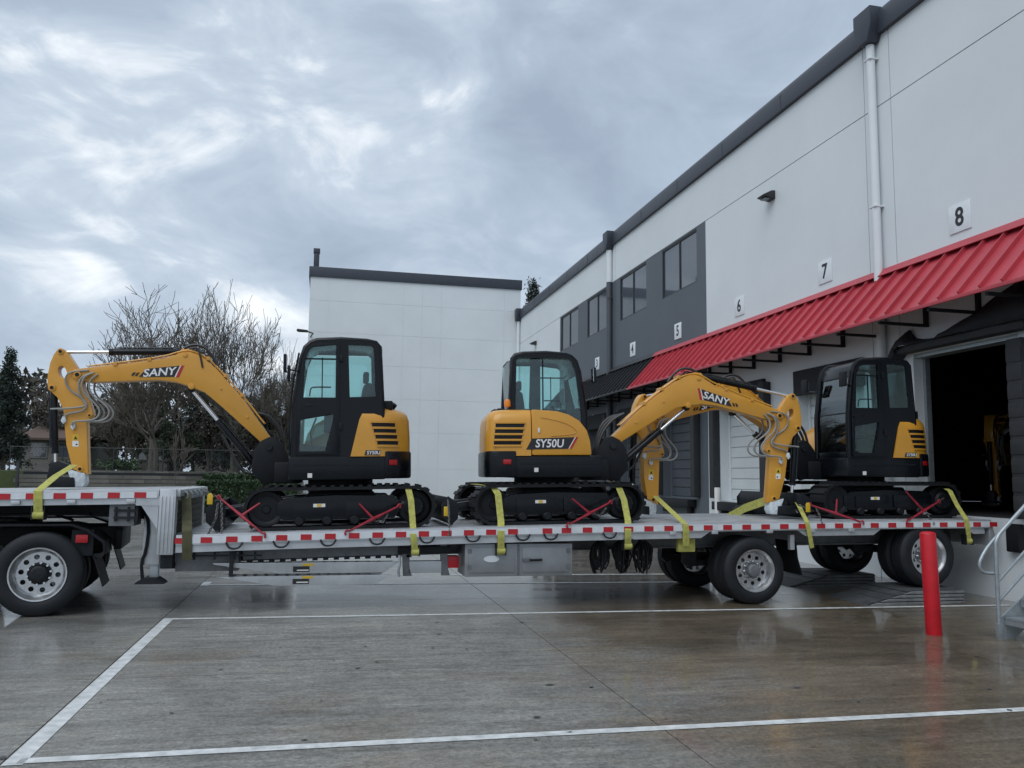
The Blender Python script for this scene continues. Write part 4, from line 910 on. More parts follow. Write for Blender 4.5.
    boom = P(taper(MB().prism(BOOM, 'xz', yb-.115, yb+.115)), 'boom', 'yellow', mt=sb, bevel=.012)
    for x_, z_, r_ in ((2.16, 2.0, .045), (TIP[0], TIP[1], .05), (2.27, 2.455, .035), (1.36, 1.58, .02), (1.75, 1.98, .015)):
        P(MB().cyl((x_, yb-.128, z_), (x_, yb+.128, z_), r_, n=14), 'boss', 'yellow', boom, mt=sb, bevel=.006)
    P(MB().cyl((TIP[0], yb-.14, TIP[1]), (TIP[0], yb+.14, TIP[1]), .028, n=12), 'pin', 'blackmatt', boom, mt=sb)
    P(MB().prism([(2.12, 2.46), (2.20, 2.55), (2.32, 2.56), (2.42, 2.44)], 'xz', yb-.06, yb+.06), 'cylinder_lug', 'yellow', boom, mt=sb, bevel=.008)
    for k, yo in enumerate((-.07, -.03, .03, .07)):                                     # steel oil lines on the boom's back
        pts = [(1.12, 1.50), (1.44, 1.89), (1.828, 2.31), (2.0, 2.45), (2.2, 2.53), (2.33, 2.51), (2.56, 2.42), (3.10, 2.31), (3.55, 2.23)]
        P(MB().tube([(a, yb+yo*1.35, b) for a, b in pts[:5 if k in (1, 2) else 9]], .013, n=6, smooth=1), 'oil_line', 'yellow', boom, mt=sb)
    for a, b in ((1.45, 1.90), (1.70, 2.18), (1.95, 2.42), (2.75, 2.37), (3.2, 2.28)): P(MB().box(a-.025, a+.025, yb-.122, yb+.122, b-.03, b+.025), 'line_clamp', 'yellow', boom, mt=sb, bevel=.004)
    P(MB().tube([(2.30, yb+.05, 2.56), (2.18, yb+.06, 2.62), (2.02, yb+.09, 2.60), (1.90, yb+.10, 2.47), (1.84, yb+.09, 2.34)], .022, n=6, smooth=2), 'hose', 'hose', boom, mt=sb)
    P(MB().tube([(2.22, yb+.09, 2.55), (2.10, yb+.12, 2.58), (2.06, yb+.13, 2.45), (2.02, yb+.125, 2.28)], .014, n=6, smooth=2), 'hose', 'hose', boom, mt=sb)
    for k in range(3):
        yo = -.09+.08*k
        P(MB().tube([(1.25, yb+yo, 1.66), (1.05, yb+yo, 1.56+.03*k), (.88, yb+yo, 1.35+.05*k), (.80, yb+yo, 1.05), (.86, yb+yo, .85)], .022, n=6, smooth=2), 'hose', 'hose', br, mt=sw_)
    # decals on both sides of the boom
    for s in (-1, 1):
        yy = yb+s*.117*.985
        def q(pts, d, nm, m_):
            P(MB().prism(pts, 'xz', *sorted((yy+s*.0005, yy+s*d))), nm, m_, boom, mt=sb, smooth=0)
        q([(2.874, 2.105), (2.783, 2.225), (2.335, 2.292), (2.40, 2.125)], .003, 'decal', 'decal')
        q([(2.375, 2.122), (2.312, 2.294), (2.272, 2.30), (2.335, 2.12)], .003, 'decal_stripe', 'redtape'); q([(2.395, 2.124), (2.330, 2.293), (2.316, 2.294), (2.38, 2.122)], .0035, 'decal_stripe', 'sticker')
        for k in range(2): q([(2.93+.05*k, 2.12+.005*k), (2.90+.05*k, 2.165), (2.87+.05*k, 2.17), (2.90+.05*k, 2.115)], .003, 'decal_stripe', 'decal')
        rv = Vector((-1, 0, .125)) if s > 0 else Vector((1, 0, -.125))
        P(text_mb('SANY', .155, (2.60, yy+s*.004, 2.182), rv, rv.cross(Vector((0, -s, 0))) if False else Vector((.125, 0, 1)), .001, xs=1.12, shear=.25 if s > 0 else .0), 'lettering', 'letter', boom, mt=sb, smooth=0)
    arm = P(MB().plate(ARM, [HOLE], 'xz', yb-.085, yb+.085), 'arm', 'yellow', mt=sa, bevel=.010)
    for x_, z_, r_ in ((3.929, 2.422, .045), (4.0, 1.905, .05), (3.56, .78, .045), (3.49, 1.535, .03)):
        P(MB().cyl((x_, yb-.10, z_), (x_, yb+.10, z_), r_, n=14), 'boss', 'yellow', arm, mt=sa, bevel=.005); P(MB().cyl((x_, yb-.11, z_), (x_, yb+.11, z_), r_*.5, n=10), 'pin', 'blackmatt', arm, mt=sa)
    for s in (-1, 1):
        yy = yb+s*.0855
        P(MB().prism([(3.60, 1.09), (3.68, 1.09), (3.685, 1.17), (3.605, 1.17)], 'xz', *sorted((yy, yy+s*.003))), 'sticker', 'sticker', arm, mt=sa, smooth=0)
        P(MB().prism([(3.605, 1.172), (3.685, 1.172), (3.69, 1.26), (3.61, 1.26)], 'xz', *sorted((yy, yy+s*.003))), 'sticker', 'tag', arm, mt=sa, smooth=0)
        P(MB().prism([(3.62, 1.19), (3.67, 1.19), (3.648, 1.24)], 'xz', *sorted((yy, yy+s*.004))), 'sticker_mark', 'ink', arm, mt=sa, smooth=0)
        P(MB().prism([(3.615, 1.11), (3.64, 1.11), (3.64, 1.13), (3.615, 1.13)], 'xz', *sorted((yy, yy+s*.004))), 'sticker_mark', 'ink', arm, mt=sa, smooth=0)
        for hp in ([(300, 165), (240, 172), (225, 200), (240, 235), (285, 262), (305, 285), (295, 310), (240, 320), (232, 335)], [(310, 175), (278, 190), (270, 225), (285, 265), (305, 290), (265, 300), (190, 306)],
                   [(320, 172), (285, 190), (283, 240), (335, 285), (350, 315), (330, 342), (265, 345), (262, 360)], [(330, 178), (303, 205), (312, 250), (365, 285), (380, 315), (360, 342), (300, 345)]):
            off = .112+.012*(len(hp) % 3)
            P(MB().tube([(zx(*h)[0], yb+s*(off+.012*math.sin(i*1.3)), zx(*h)[1]) for i, h in enumerate(hp)], .0135, n=6, smooth=2), 'hose', 'greyhose', arm, mt=sa)
        for h in ((233, 342), (264, 362)):
            a, b = zx(*h); P(MB().prism([(a-.02, b+.05), (a+.02, b+.05), (a+.035, b-.02), (a, b-.06), (a-.035, b-.02)], 'xz', *sorted((yy, yy+s*.04))), 'wrapped_fitting', 'plasticwhite', arm, mt=sa, bevel=.01)
    P(MB().prism([(3.73, .78), (3.49, .72), (3.47, .60), (3.50, .53), (3.62, .525), (3.66, .60)], 'xz', yb-.10, yb+.10), 'wrapped_arm_tip', 'plasticwhite', arm, mt=sa, bevel=.02)
    lk = P(MB().prism([(3.95, .86), (3.84, .88), (3.60, .80), (3.58, .72), (3.82, .74), (3.86, .60), (3.94, .56), (3.98, .66)], 'xz', yb-.075, yb+.075), 'bucket_link', 'blackmatt', mt=sa, bevel=.012)
    P(MB().prism([(3.98, .53), (3.98, .60), (3.90, .67), (3.62, .66), (3.60, .53)], 'xz', yb-.12, yb+.12), 'coupler', 'blackmatt', lk, mt=sa, bevel=.015)
    P(MB().cyl((3.92, yb-.16, .585), (3.92, yb+.16, .585), .03), 'pin', 'chrome', lk, mt=sa)
    # rams
    def ram(name, a, b, frac, r, rr, m0, m1):
        a = m0 @ Vector((a[0], yb, a[1])); b = m1 @ Vector((b[0], yb, b[1])); c = a.lerp(b, frac)
        o = P(MB().cyl(a, c, r, n=16), name, 'black', mt=I, bevel=.004); P(MB().cyl(c, a.lerp(b, frac-.03), r*1.12, n=16), 'gland', 'blackmatt', o, mt=I)
        P(MB().cyl(c, b, rr, n=12), 'rod', 'chrome', o, mt=I)
        side = (b-a).cross((SWM.to_3x3() @ Vector((0, 1, 0)))).normalized()
        P(MB().tube([a.lerp(c, .15)+side*r*1.3, a.lerp(c, .9)+side*r*1.3], .012), 'oil_line', 'hose', o, mt=I)
        for p_, rr_ in ((a, r*1.05), (b, r*.9)):
            n_ = SWM.to_3x3() @ Vector((0, 1, 0)); P(MB().cyl(p_-n_*.055, p_+n_*.055, rr_, n=14), 'eye', 'blackmatt', o, mt=I)
    ram('arm_cylinder', (2.27, 2.515), (3.925, 2.425), .63, .046, .024, sb, sa)
    ram('boom_cylinder', (1.22, .88), (2.165, 1.96), .60, .05, .027, sw_, sb)
    ram('bucket_cylinder', (4.0, 1.90), (3.90, .80), .83, .045, .024, sa, sa)
    P(MB().tube([SWM @ Vector(p) for p in ((1.7, yb+.06, 1.35), (1.55, yb+.08, 1.05), (1.42, yb+.08, .80), (1.25, yb+.05, .75), (1.1, yb, .8))], .018, smooth=2), 'hose', 'hose', br, mt=I)
    return t
make_excavator('yellow and black compact excavator whose arm rests on the raised front deck', .26, 0., R(1.75), 0., R(1.75))
make_excavator('yellow and black compact excavator in the middle, boom facing the dock building', 3.38, math.pi-R(5.5), R(-9.9), R(0), R(-.6))
ex3 = make_excavator('yellow and black compact excavator on the trailer tail beside the open dock door', 9.08, R(-3), R(-10.4), R(8), R(8.2), y0=12.76)
def copy_tree(o, parent=None):
    c = o.copy(); COL.objects.link(c); c.parent = parent
    for ch in list(o.children): copy_tree(ch, c)
    return c
ex4 = copy_tree(ex3); ex4['label'] = 'dim yellow excavator parked inside the dark open dock doorway'
ex4.matrix_world = Matrix.Translation((17.2, 16.6, 1.2)) @ Matrix.Rotation(R(208), 4, 'Z')

# ================================================================== tie-downs
def chain(name_parent, pts, n, m_='chain', size=.045):
    pts = [Vector(p) for p in pts]; L_ = [(b-a).length for a, b in zip(pts, pts[1:])]; tot = sum(L_); mb = MB()
    def at(d):
        for (a, b), l_ in zip(zip(pts, pts[1:]), L_):
            if d <= l_: return a.lerp(b, d/l_), (b-a).normalized()
            d -= l_
        return pts[-1], (pts[-1]-pts[-2]).normalized()
    k = int(tot/(size*.72))
    for i in range(k):
        p, d = at((i+.5)*tot/k); u = d.orthogonal().normalized(); v = d.cross(u); w_ = (u if i % 2 else v)
        loop = [p+d*(size*.5*math.cos(q))+w_*(size*.28*math.sin(q)) for q in np.linspace(0, 2*math.pi, 9)]
        mb.tube(loop, .0065, n=4)
    return mb
def binder(label, a, b, lev, hooks, chains, tagpt=None):
    """a, b: ends of the binder bar; lev: lever tip; all (px, py, Y)"""
    A, Bp, Lv = [onY(*p) for p in (a, b, lev)]
    t = thing('chain_binder', label, 'chain binder', tuple(A if A.z < Bp.z else Bp), group='red lever chain binders')
    mid = A.lerp(Bp, .5)
    MB().tube([A, A.lerp(Bp, .3), mid, A.lerp(Bp, .7), Bp], [.012, .016, .024, .016, .012], n=8).build('bar', 'bindred', t)
    MB().tube([mid, mid.lerp(Lv, .3), Lv], [.021, .015, .011], n=8).build('lever', 'bindred', t)
    for p in (A, Bp):
        d = (Bp-A).normalized()*(.06 if p is Bp else -.06)
        MB().tube([p, p+d*.6+Vector((0, 0, .03)), p+d+Vector((0, 0, .0)), p+d*.8+Vector((0, 0, -.035))], .014, n=6, smooth=1).build('hook', 'bindred', t)
    for c in chains: chain(t, [onY(*p) for p in c], 0).build('chain', 'chain', t)
    if tagpt:
        p = onY(*tagpt); MB().prism([(p.x-.035, p.z-.07), (p.x+.035, p.z-.07), (p.x+.035, p.z+.05), (p.x+.015, p.z+.075), (p.x-.015, p.z+.075), (p.x-.035, p.z+.05)], 'xz', p.y-.01, p.y+.01).build('plastic_tag', 'tag', t, bevel=.006)
binder('red lever binder and chain next to the trailer step', (221, 499, 11.42), (262, 533, 11.20), (260, 503, 11.34), 0, [[(221, 499, 11.42), (222, 515, 11.36), (222, 535, 11.25)], [(218, 503, 11.45), (216, 518, 11.36), (208, 535, 11.25)], [(221, 499, 11.42), (212, 495, 11.5), (205, 492, 11.62)]], (210, 499, 11.4))
binder('red lever binder at the rear track of the excavator nearest the trailer step', (349, 531, 11.20), (397, 507, 11.44), (359, 503.5, 11.34), 0, [[(397, 507, 11.44), (404, 502, 11.52)], [(372, 520, 11.36), (383, 522, 11.30), (388, 514, 11.34)]], None)
binder('red lever binder at the front track of the middle excavator', (570, 524, 11.20), (609, 503, 11.44), (572, 498.5, 11.34), 0, [[(609, 503, 11.44), (616, 498, 11.52)], [(590, 512, 11.35), (600, 516, 11.30), (606, 508, 11.34)]], None)
binder('red lever binder at the blade end of the excavator by the open dock', (812, 505.5, 11.45), (860, 521.5, 11.20), (837, 499, 11.34), 0, [[(812, 505.5, 11.45), (806, 508, 11.5), (798, 505, 11.6)], [(816, 508, 11.42), (820, 516, 11.3), (822, 524, 11.2)]], (808, 507.5, 11.42))
binder('red lever binder at the rear track of the excavator by the open dock', (909, 520, 11.20), (938, 502, 11.45), (906, 491.5, 11.34), 0, [[(938, 502, 11.45), (944, 498, 11.5)], [(925, 510, 11.35), (930, 519, 11.28), (934, 524, 11.2)]], None)
t_ = thing('tie_chain', 'short chain with a yellow tag between the two left excavators', 'chain', tuple(onY(448, 527, 11.3)))
chain(t_, [onY(448, 500, 11.5), onY(449, 515, 11.3), onY(449, 535, 11.2)], 0).build('chain', 'chain', t_)
p = onY(446, 511, 11.4); B(p.x-.03, p.x+.03, p.y-.01, p.y+.01, p.z-.07, p.z+.06).build('plastic_tag', 'tag', t_, bevel=.006)
def strap(label, pts, w=.085, m_='strap', winch=True, wdir=(1, 0, 0), cat='strap'):
    P_ = [onY(*p) for p in pts]
    dense = []
    for a, b in zip(P_, P_[1:]):
        for k in range(6): dense.append(a.lerp(b, k/6))
    dense.append(P_[-1])
    t = thing('tie_down_strap', label, cat, tuple(P_[-1]), group='webbing tie-down straps')
    MB().ribbon(dense, w, .006, wdir).build('webbing', m_, t, smooth=60)
    if winch:
        e_ = P_[-1]; MB().cyl((e_.x-w*.62, e_.y+.03, e_.z-.0), (e_.x+w*.62, e_.y+.03, e_.z-.0), .052, n=14).build('strap_roll', m_, t); 
        for s in (-1, 1): B(e_.x+s*w*.7-.006, e_.x+s*w*.7+.006, e_.y-.02, e_.y+.09, e_.z-.06, e_.z+.10).build('winch_cheek', 'darksteel', t)
    return t
YO = YN-.012
strap('pale yellow strap from the arm foot down over the upper deck edge', [(74, 465, 12.4), (56, 476, 11.85), (38, 491, YO), (38, 500, YO), (38, 515, YO+.03)], .10)
strap('yellow strap over the rear track of the excavator nearest the trailer step', [(402, 486, 12.0), (408, 487.5, 11.56), (411, 500, 11.50), (413, 527, 11.42), (413, 534, YO), (414, 541, YO), (415, 552, YO+.04)], .085)
strap('yellow strap over the rear track of the middle excavator', [(473, 484, 12.3), (493, 486, 11.6), (498, 494, 11.52), (501, 522, 11.44), (501, 531, YO), (501, 538, YO), (501, 551, YO+.04)], .095)
strap('yellow strap over the front track of the middle excavator', [(611, 482, 11.9), (619, 488, 11.56), (624, 500, 11.50), (628, 521, 11.40), (628, 529, YO), (628, 537, YO), (628, 546, YO+.04)], .095)
strap('yellow strap slanting from a boom foot to the deck edge beside bare deck', [(655, 496, 12.55), (670, 510, 11.9), (685, 524, YO), (686, 531, YO), (686, 546, YO+.04)], .10, winch=False)
strap('twisted yellow strap lying behind the wrapped arm tip', [(727, 518, 13.6), (745, 508, 13.1), (768, 500, 12.5)], .14, winch=False, wdir=(0, .3, 1))
strap('thin yellow strap in front of the blade of the excavator by the open dock', [(790, 492, 12.3), (798, 504, 11.8), (807, 522, YO), (809, 531, YO), (812, 548, YO+.03)], .07, winch=False)
strap('yellow strap over the track end at the trailer tail', [(945, 488, 11.9), (950, 491, 11.56), (957, 505, 11.45), (966, 519, YO), (968, 528, YO), (969, 541, YO+.03)], .085)
strap('dark olive strap hanging down the trailer step', [(186, 493, 11.6), (187, 515, 11.45), (187, 530, YO), (187, 545, YO), (187, 560, YO+.04)], .12, 'oldstrap', winch=False)
tp = thing('black_tarp_bundle', 'low black tarpaulin bundle lying on the deck behind the boom foot', 'tarpaulin', (6.9, 13.5, dk(6.9)))
x0, x1 = onY(733, 505, 13.5).x, onY(800, 505, 13.5).x
tm = MB()
for i in range(13):
    u = i/12; 
tm.tube([(x0+(x1-x0)*u, 13.5+.05*math.sin(u*9), dk(7)+.07+.02*math.sin(u*13)) for u in np.linspace(0, 1, 14)], [.03]+[.075+.02*math.sin(k*1.7) for k in range(12)]+[.03], n=10)
tm.build('folds', 'fabric', tp)

# ================================================================== bollard, stairs
p0 = onG(934, 634.5); pt = onY(927.6, 532.5, p0.y)
bo = thing('bollard', 'tall red steel bollard leaning on the wet concrete before the stairs', 'bollard', (p0.x, p0.y, p0.z))
d_ = (pt-p0)
MB().cyl(p0-d_*.03, p0+d_*.985, .092, n=28).build('sleeve', 'red', bo, bevel=.008)
MB().lathe([(.092, 0), (.088, .012), (.06, .028), (0.001, .034)], p0+d_*.985, d_, 28).build('cap', 'red', bo)
st = thing('steel_stairs', 'galvanised steel stairs with looped tube handrail up to the dock', 'stairs', (7.75, 7.6, 0))
f0 = onG(1000, 639); X0s, Ys = f0.x, f0.y; YS2 = Ys-1.15
nst, rise, run = 6, .20, .235
for k in range(nst):
    xa_ = X0s+.06+run*k; z_ = rise*(k+1)
    td = B(xa_, xa_+run+.03, YS2+.03, Ys-.03, z_-.035, z_).build('tread', 'galv', st, bevel=.006)
    B(xa_, xa_+.02, YS2+.03, Ys-.03, z_-.09, z_-.036).build('nosing', 'galv', td)
xe = X0s+.06+run*nst; B(xe, XB-.01, YS2-.1, Ys+.02, 1.13, 1.2).build('landing', 'galv', st, bevel=.006)
for y_ in (YS2, Ys):
    MB().prism([(X0s-.02, -.07), (X0s-.02, .16), (xe, 1.22), (xe, .98), (X0s+.2, -.07)], 'xz', y_-.012, y_+.012).build('stringer', 'galv', st, smooth=0)
    post = MB().tube([(X0s, y_, -.08), (X0s, y_, 1.02), (X0s+.03, y_, 1.12), (X0s+.10, y_, 1.20), (xe, y_, 1.20+(xe-X0s-.10)*rise/run), (XB-.2, y_, 1.20+(xe-X0s-.10)*rise/run)], .024, n=10, smooth=2)
    post.build('top_rail', 'galv', st)
    for dz, st_ in ((.48, .0), (.25, .0)):
        MB().tube([(X0s, y_, dz+.12), (xe, y_, dz+.12+(xe-X0s)*rise/run), (XB-.2, y_, dz+.12+(xe-X0s)*rise/run)], .018, n=8).build('mid_rail', 'galv', st)
    yl = y_+.07*(1 if y_ == Ys else -1)
    MB().tube([(X0s+.05, yl-.06*(1 if y_ == Ys else -1), .70), (X0s-.08, yl, .70), (X0s-.15, yl, .72), (X0s-.18, yl, .80), (X0s-.13, yl, .90), (X0s+.0, yl, 1.06), (xe, yl, 1.06+(xe-X0s)*rise/run), (XB-.2, yl, 1.06+(xe-X0s)*rise/run)], .020, n=10, smooth=2).build('handrail', 'galv', st)
    B(X0s-.03, X0s+.03, y_-.03, y_+.03, -.09, .12).build('post_shoe', 'galv', st, bevel=.005)
    MB().tube([(xe, y_, 0), (xe, y_, 2.15)], .024, n=10).build('post', 'galv', st); MB().tube([(XB-.2, y_, 0), (XB-.2, y_, 2.15)], .024, n=10).build('post', 'galv', st)
pw_ = onX(716, 512, XB-.3); wp = thing('white_guard_post', 'short white post standing by the grey dock wall', 'post', (XB-.25, pw_.y, 0))
MB().cyl((XB-.25, pw_.y, 0), (XB-.25, pw_.y, 1.55), .08, n=16).build('post_sleeve', 'sticker', wp, bevel=.01)

# ================================================================== background beyond the court
LZ = 1.72
lw = MB(); lw.box(-120, -1.4, 43.4, 150, -.2, LZ); tag(lw.build('terrace_lawn', 'grass', smooth=0), 'raised winter lawn terrace beyond the court', 'lawn', kind='structure')
xl0, xl1 = onY(20, 480, 43).x, onY(300, 480, 43).x
rw = thing('retaining_wall', 'low terraced grey block retaining wall behind the trailer nose', 'wall', ((xl0+xl1)/2, 43, 0))
rnd = random.Random(3)
for c in range(9):
    mb = MB(); x_ = xl0-rnd.uniform(0, .4); z0 = .2*c-.02; yo = 43.0+.045*c
    while x_ < xl1:
        w_ = rnd.uniform(.5, .9); mb.box(x_+.002, x_+w_-.002, yo-rnd.uniform(0, .02), yo+.35, z0+.012, z0+.188); x_ += w_
    mb.build('block_course', 'stone', rw, smooth=0)['kind'] = 'stuff'
B(xl0, xl1, 43.34, 43.42, -.1, 1.70).build('wall_core', 'darksteel', rw, smooth=0)
def leaves(n, fn, size, seed, asp=.45):
    rs = np.random.RandomState(seed); pts = fn(rs, n); n = len(pts)
    d1 = rs.normal(size=(n, 3)); d1 /= np.linalg.norm(d1, axis=1)[:, None]; d2 = rs.normal(size=(n, 3)); d2 -= d1*(d1*d2).sum(1)[:, None]; d2 /= np.linalg.norm(d2, axis=1)[:, None]
    s = size*rs.uniform(.6, 1.4, (n, 1)); a = pts-d1*s; b = pts+d2*s*asp; c = pts+d1*s; d = pts-d2*s*asp
    V = np.stack([a, b, c, d], 1).reshape(-1, 3)
    return V, n
def leaf_obj(name, m_, parent, V, n):
    me = bpy.data.meshes.new(name); me.vertices.add(len(V)); me.vertices.foreach_set('co', V.ravel()); me.loops.add(4*n); me.loops.foreach_set('vertex_index', np.arange(4*n)); me.polygons.add(n)
    me.polygons.foreach_set('loop_start', np.arange(0, 4*n, 4)); me.update(calc_edges=True); me.validate(); me.materials.append(M[m_])
    o = bpy.data.objects.new(name, me); COL.objects.link(o); o.parent = parent; return o
def conifer(label, px, ytop, Y, wpx, n=2600, m_='fir', base=None, name='fir_tree', droop=.35):
    z0 = LZ if base is None else base; p = onY(px, ytop, Y); h = p.z-z0; half = (onY(px+wpx/2, ytop, Y).x-onY(px-wpx/2, ytop, Y).x)/2
    t = thing(name, label, 'tree', (p.x, Y, z0), group='evergreens beyond the court')
    MB().cyl((0, 0, -.2), (0, 0, h*.97), max(.09, h*.014), .015, n=7).build('trunk', 'bark', t, local=True)
    rs = np.random.RandomState(int(px*7+Y)); wh = []
    zc = h*.10
    while zc < h*.985:
        f = 1-zc/h; k = rs.randint(4, 7)
        for q in range(k): wh.append((zc+rs.uniform(-.1, .1), rs.uniform(0, 6.28), half*(f**.85)*rs.uniform(.55, 1.12)+.08))
        zc += h*rs.uniform(.026, .045)
    wh = np.array(wh)
    def fn(r, n):
        i = r.choice(len(wh), n, p=(wh[:, 2]+.1)/(wh[:, 2]+.1).sum()); u = r.uniform(.03, 1, n)**.8; L_ = wh[i, 2]*u
        sp_ = .07*half*(1.2-u)+.04
        return np.stack([L_*np.cos(wh[i, 1])+r.normal(0, 1, n)*sp_, L_*np.sin(wh[i, 1])+r.normal(0, 1, n)*sp_, wh[i, 0]-droop*L_*u+r.normal(0, .05+.012*h, n)], 1)
    leaf_obj('crown', m_, t, *leaves(int(n*2.6), fn, .022*half+.075, int(px), .32))
    return t
def bare_tree(label, px, ytop, Y, wpx, seed, base=None, stems=1, r0=.16, m_='bark', depth=6, name='bare_tree'):
    z0 = LZ if base is None else base; p = onY(px, ytop, Y); h = p.z-z0; half = (onY(px+wpx/2, ytop, Y).x-onY(px-wpx/2, ytop, Y).x)/2
    t = thing(name, label, 'tree', (p.x, Y, z0), group='leafless trees beyond the court'); rd = random.Random(seed); lo, hi = MB(), MB()
    cz, ch = h*.60, h*.40
    def inside(q): return (q.x/half)**2+(q.y/half)**2+((q.z-cz)/ch)**2 < 1 or q.z < cz-ch*.4
    def grow(pos, d, L_, r, lv):
        k = 4 if lv < 3 else 3; pts = [pos]; rad = [r]; cur = pos.copy(); dd = d.copy(); rmin = .016
        for i in range(k):
            dd = (dd+Vector((rd.gauss(0, .13), rd.gauss(0, .13), rd.gauss(.06, .07)))).normalized(); nx_ = cur+dd*(L_/k)
            if not inside(nx_) and i > 0: break
            cur = nx_; pts.append(cur.copy()); rad.append(max(rmin, r*(1-.40*(i+1)/k)))
        n_ = len(pts)-1
        (lo if lv < 2 else hi).tube(pts, rad, n=6 if lv < 2 else (4 if lv < 4 else 3), cap=False)
        if lv >= depth or not inside(cur): return
        nb = (4 if lv == 0 else rd.randint(3, 4)) if lv < 4 else rd.randint(2, 3)
        for b in range(nb):
            f = 1.0 if b == 0 else rd.uniform(.30 if lv else .6, .98); idx = min(n_-1, int(f*n_)); q = pts[idx].lerp(pts[idx+1], min(1., f*n_-idx))
            ax = Vector((rd.gauss(0, 1), rd.gauss(0, 1), 0)); ax = (ax-dd*ax.dot(dd)).normalized(); ang = R(rd.uniform(6, 18)) if b == 0 else R(rd.uniform(24, 52))
            nd = (dd*math.cos(ang)+ax*math.sin(ang)+Vector((0, 0, .10))).normalized()
            grow(q, nd, L_*(rd.uniform(.80, .95) if b == 0 else rd.uniform(.55, .85)), max(rmin, rad[min(idx+1, n_)]*(.92 if b == 0 else rd.uniform(.5, .75))), lv+1)
    for s in range(stems): grow(Vector((rd.uniform(-.35, .35)*(stems > 1), rd.uniform(-.3, .3)*(stems > 1), -.2)), Vector((rd.gauss(0, .09), rd.gauss(0, .09), 1)).normalized(), h*.24, r0*rd.uniform(.85, 1.1), 0)
    zmax = max(v.co.z for v in hi.bm.verts); xm_ = np.percentile([abs(v.co.x) for v in hi.bm.verts], 98)
    for mb in (lo, hi): mb.xf(Matrix.Diagonal((min(2.2, half/xm_), min(2.2, half/xm_), h/zmax, 1)))
    lo.build('trunk', m_, t, local=True, smooth=60); hi.build('crown', 'twig', t, local=True, smooth=0)
    return t
def bush(label, px, ytop, Y, wpx, n=1800, m_='brush', base=None, cat='tree', name='thicket_tree', size=.16):
    z0 = LZ if base is None else base; p = onY(px, ytop, Y); h = p.z-z0; half = (onY(px+wpx/2, ytop, Y).x-onY(px-wpx/2, ytop, Y).x)/2
    t = thing(name, label, cat, (p.x, Y, z0), group='brushy trees beyond the court'); rs = np.random.RandomState(int(px*3+ytop)); cl = []
    for k in range(26):
        a, e_, r_ = rs.uniform(0, 6.28), rs.uniform(-.5, 1), rs.uniform(.3, .92); cl.append((half*r_*math.cos(a)*math.sqrt(max(.05, 1-abs(e_)**2)), half*r_*math.sin(a)*.8, h*.55+h*.40*e_*r_, rs.uniform(.14, .30)*half))
    cl = np.array(cl); tw = MB(); tw.cyl((0, 0, -.2), (0, 0, h*.6), .12, .05, n=6)
    for c in cl: tw.tube([(0, 0, h*rs.uniform(.1, .4)), (c[0]*.5, c[1]*.5, c[2]*.7), (c[0], c[1], c[2])], [.06, .035, .012], n=4, cap=False)
    tw.build('trunk', 'bark', t, local=True)
    def fn(r, n):
        i = r.randint(0, len(cl), n); v = r.normal(size=(n, 3)); v /= np.linalg.norm(v, axis=1)[:, None]; return cl[i, :3]+v*(cl[i, 3:4]*r.uniform(.4, 1.15, (n, 1)))
    leaf_obj('crown', m_, t, *leaves(n, fn, size, int(px)))
    return t
conifer('tall dark fir at the far end of the court beside the tan house', 12, 346, 60, 66, 4200)
conifer('fir top rising above the dock roof corner', 533, 272, 82, 74, 9000, base=0, m_='fir')
conifer('dark pointed fir between the two large leafless trees', 198, 372, 66, 56, 3000)
conifer('dark fir behind the excavator boom ram', 228, 388, 70, 46, 2400)
conifer('slim fir against the white building corner', 292, 372, 72, 40, 2200, m_='fir2')
conifer('short dark fir beside the tan house', 92, 392, 74, 52, 2600)
bare_tree('broad leafless tree with many fine twigs above the boom', 163, 281, 56, 122, 11, stems=2, r0=.20)
bare_tree('upright leafless tree above the boom bend', 240, 281, 57, 112, 23, stems=2, r0=.18)
bare_tree('thin leafless tree by the excavator cab', 288, 338, 60, 52, 31, stems=2, r0=.10, depth=5)
bare_tree('pale leafless tree beyond the dark fir', 44, 372, 80, 50, 41, stems=2, r0=.12, depth=5)
bare_tree('small leafless tree standing before the thicket', 128, 372, 62, 56, 51, stems=2, r0=.09, depth=5)
bare_tree('slender young leafless tree before the block wall', 182, 392, 42.3, 30, 61, base=0, r0=.035, depth=4)
for lb, px, yt, Y, w, n, m_ in (('brown winter thicket beside the fence post', 58, 402, 70, 66, 1500, 'brush'), ('mossy brown thicket beneath the boom', 118, 398, 68, 72, 2200, 'brush'), ('olive thicket under the leafless trees', 152, 404, 64, 60, 1800, 'fir2'),
                                ('dark brown thicket behind the boom ram', 212, 398, 63, 56, 1800, 'brush'), ('mossy green thicket by the cab', 262, 384, 65, 54, 2000, 'fir2'), ('brown thicket against the white building', 300, 392, 66, 46, 1500, 'brush'), ('low brown brush behind the fir', 8, 420, 74, 60, 1400, 'brush'), ('low olive brush over the retaining wall', 178, 425, 58, 60, 1500, 'fir2'), ('low brown brush over the retaining wall end', 240, 425, 58, 50, 1500, 'brush')):
    bush(lb, px, yt, Y, w, int(n*3.2), m_, size=.115)
bush('clipped low green shrub row on the terrace edge', 70, 463, 52, 46, 900, 'fir2', cat='shrub', name='shrub', size=.10)
bush('low green shrub behind the block wall', 120, 462, 50, 60, 900, 'hedge', cat='shrub', name='shrub', size=.10)
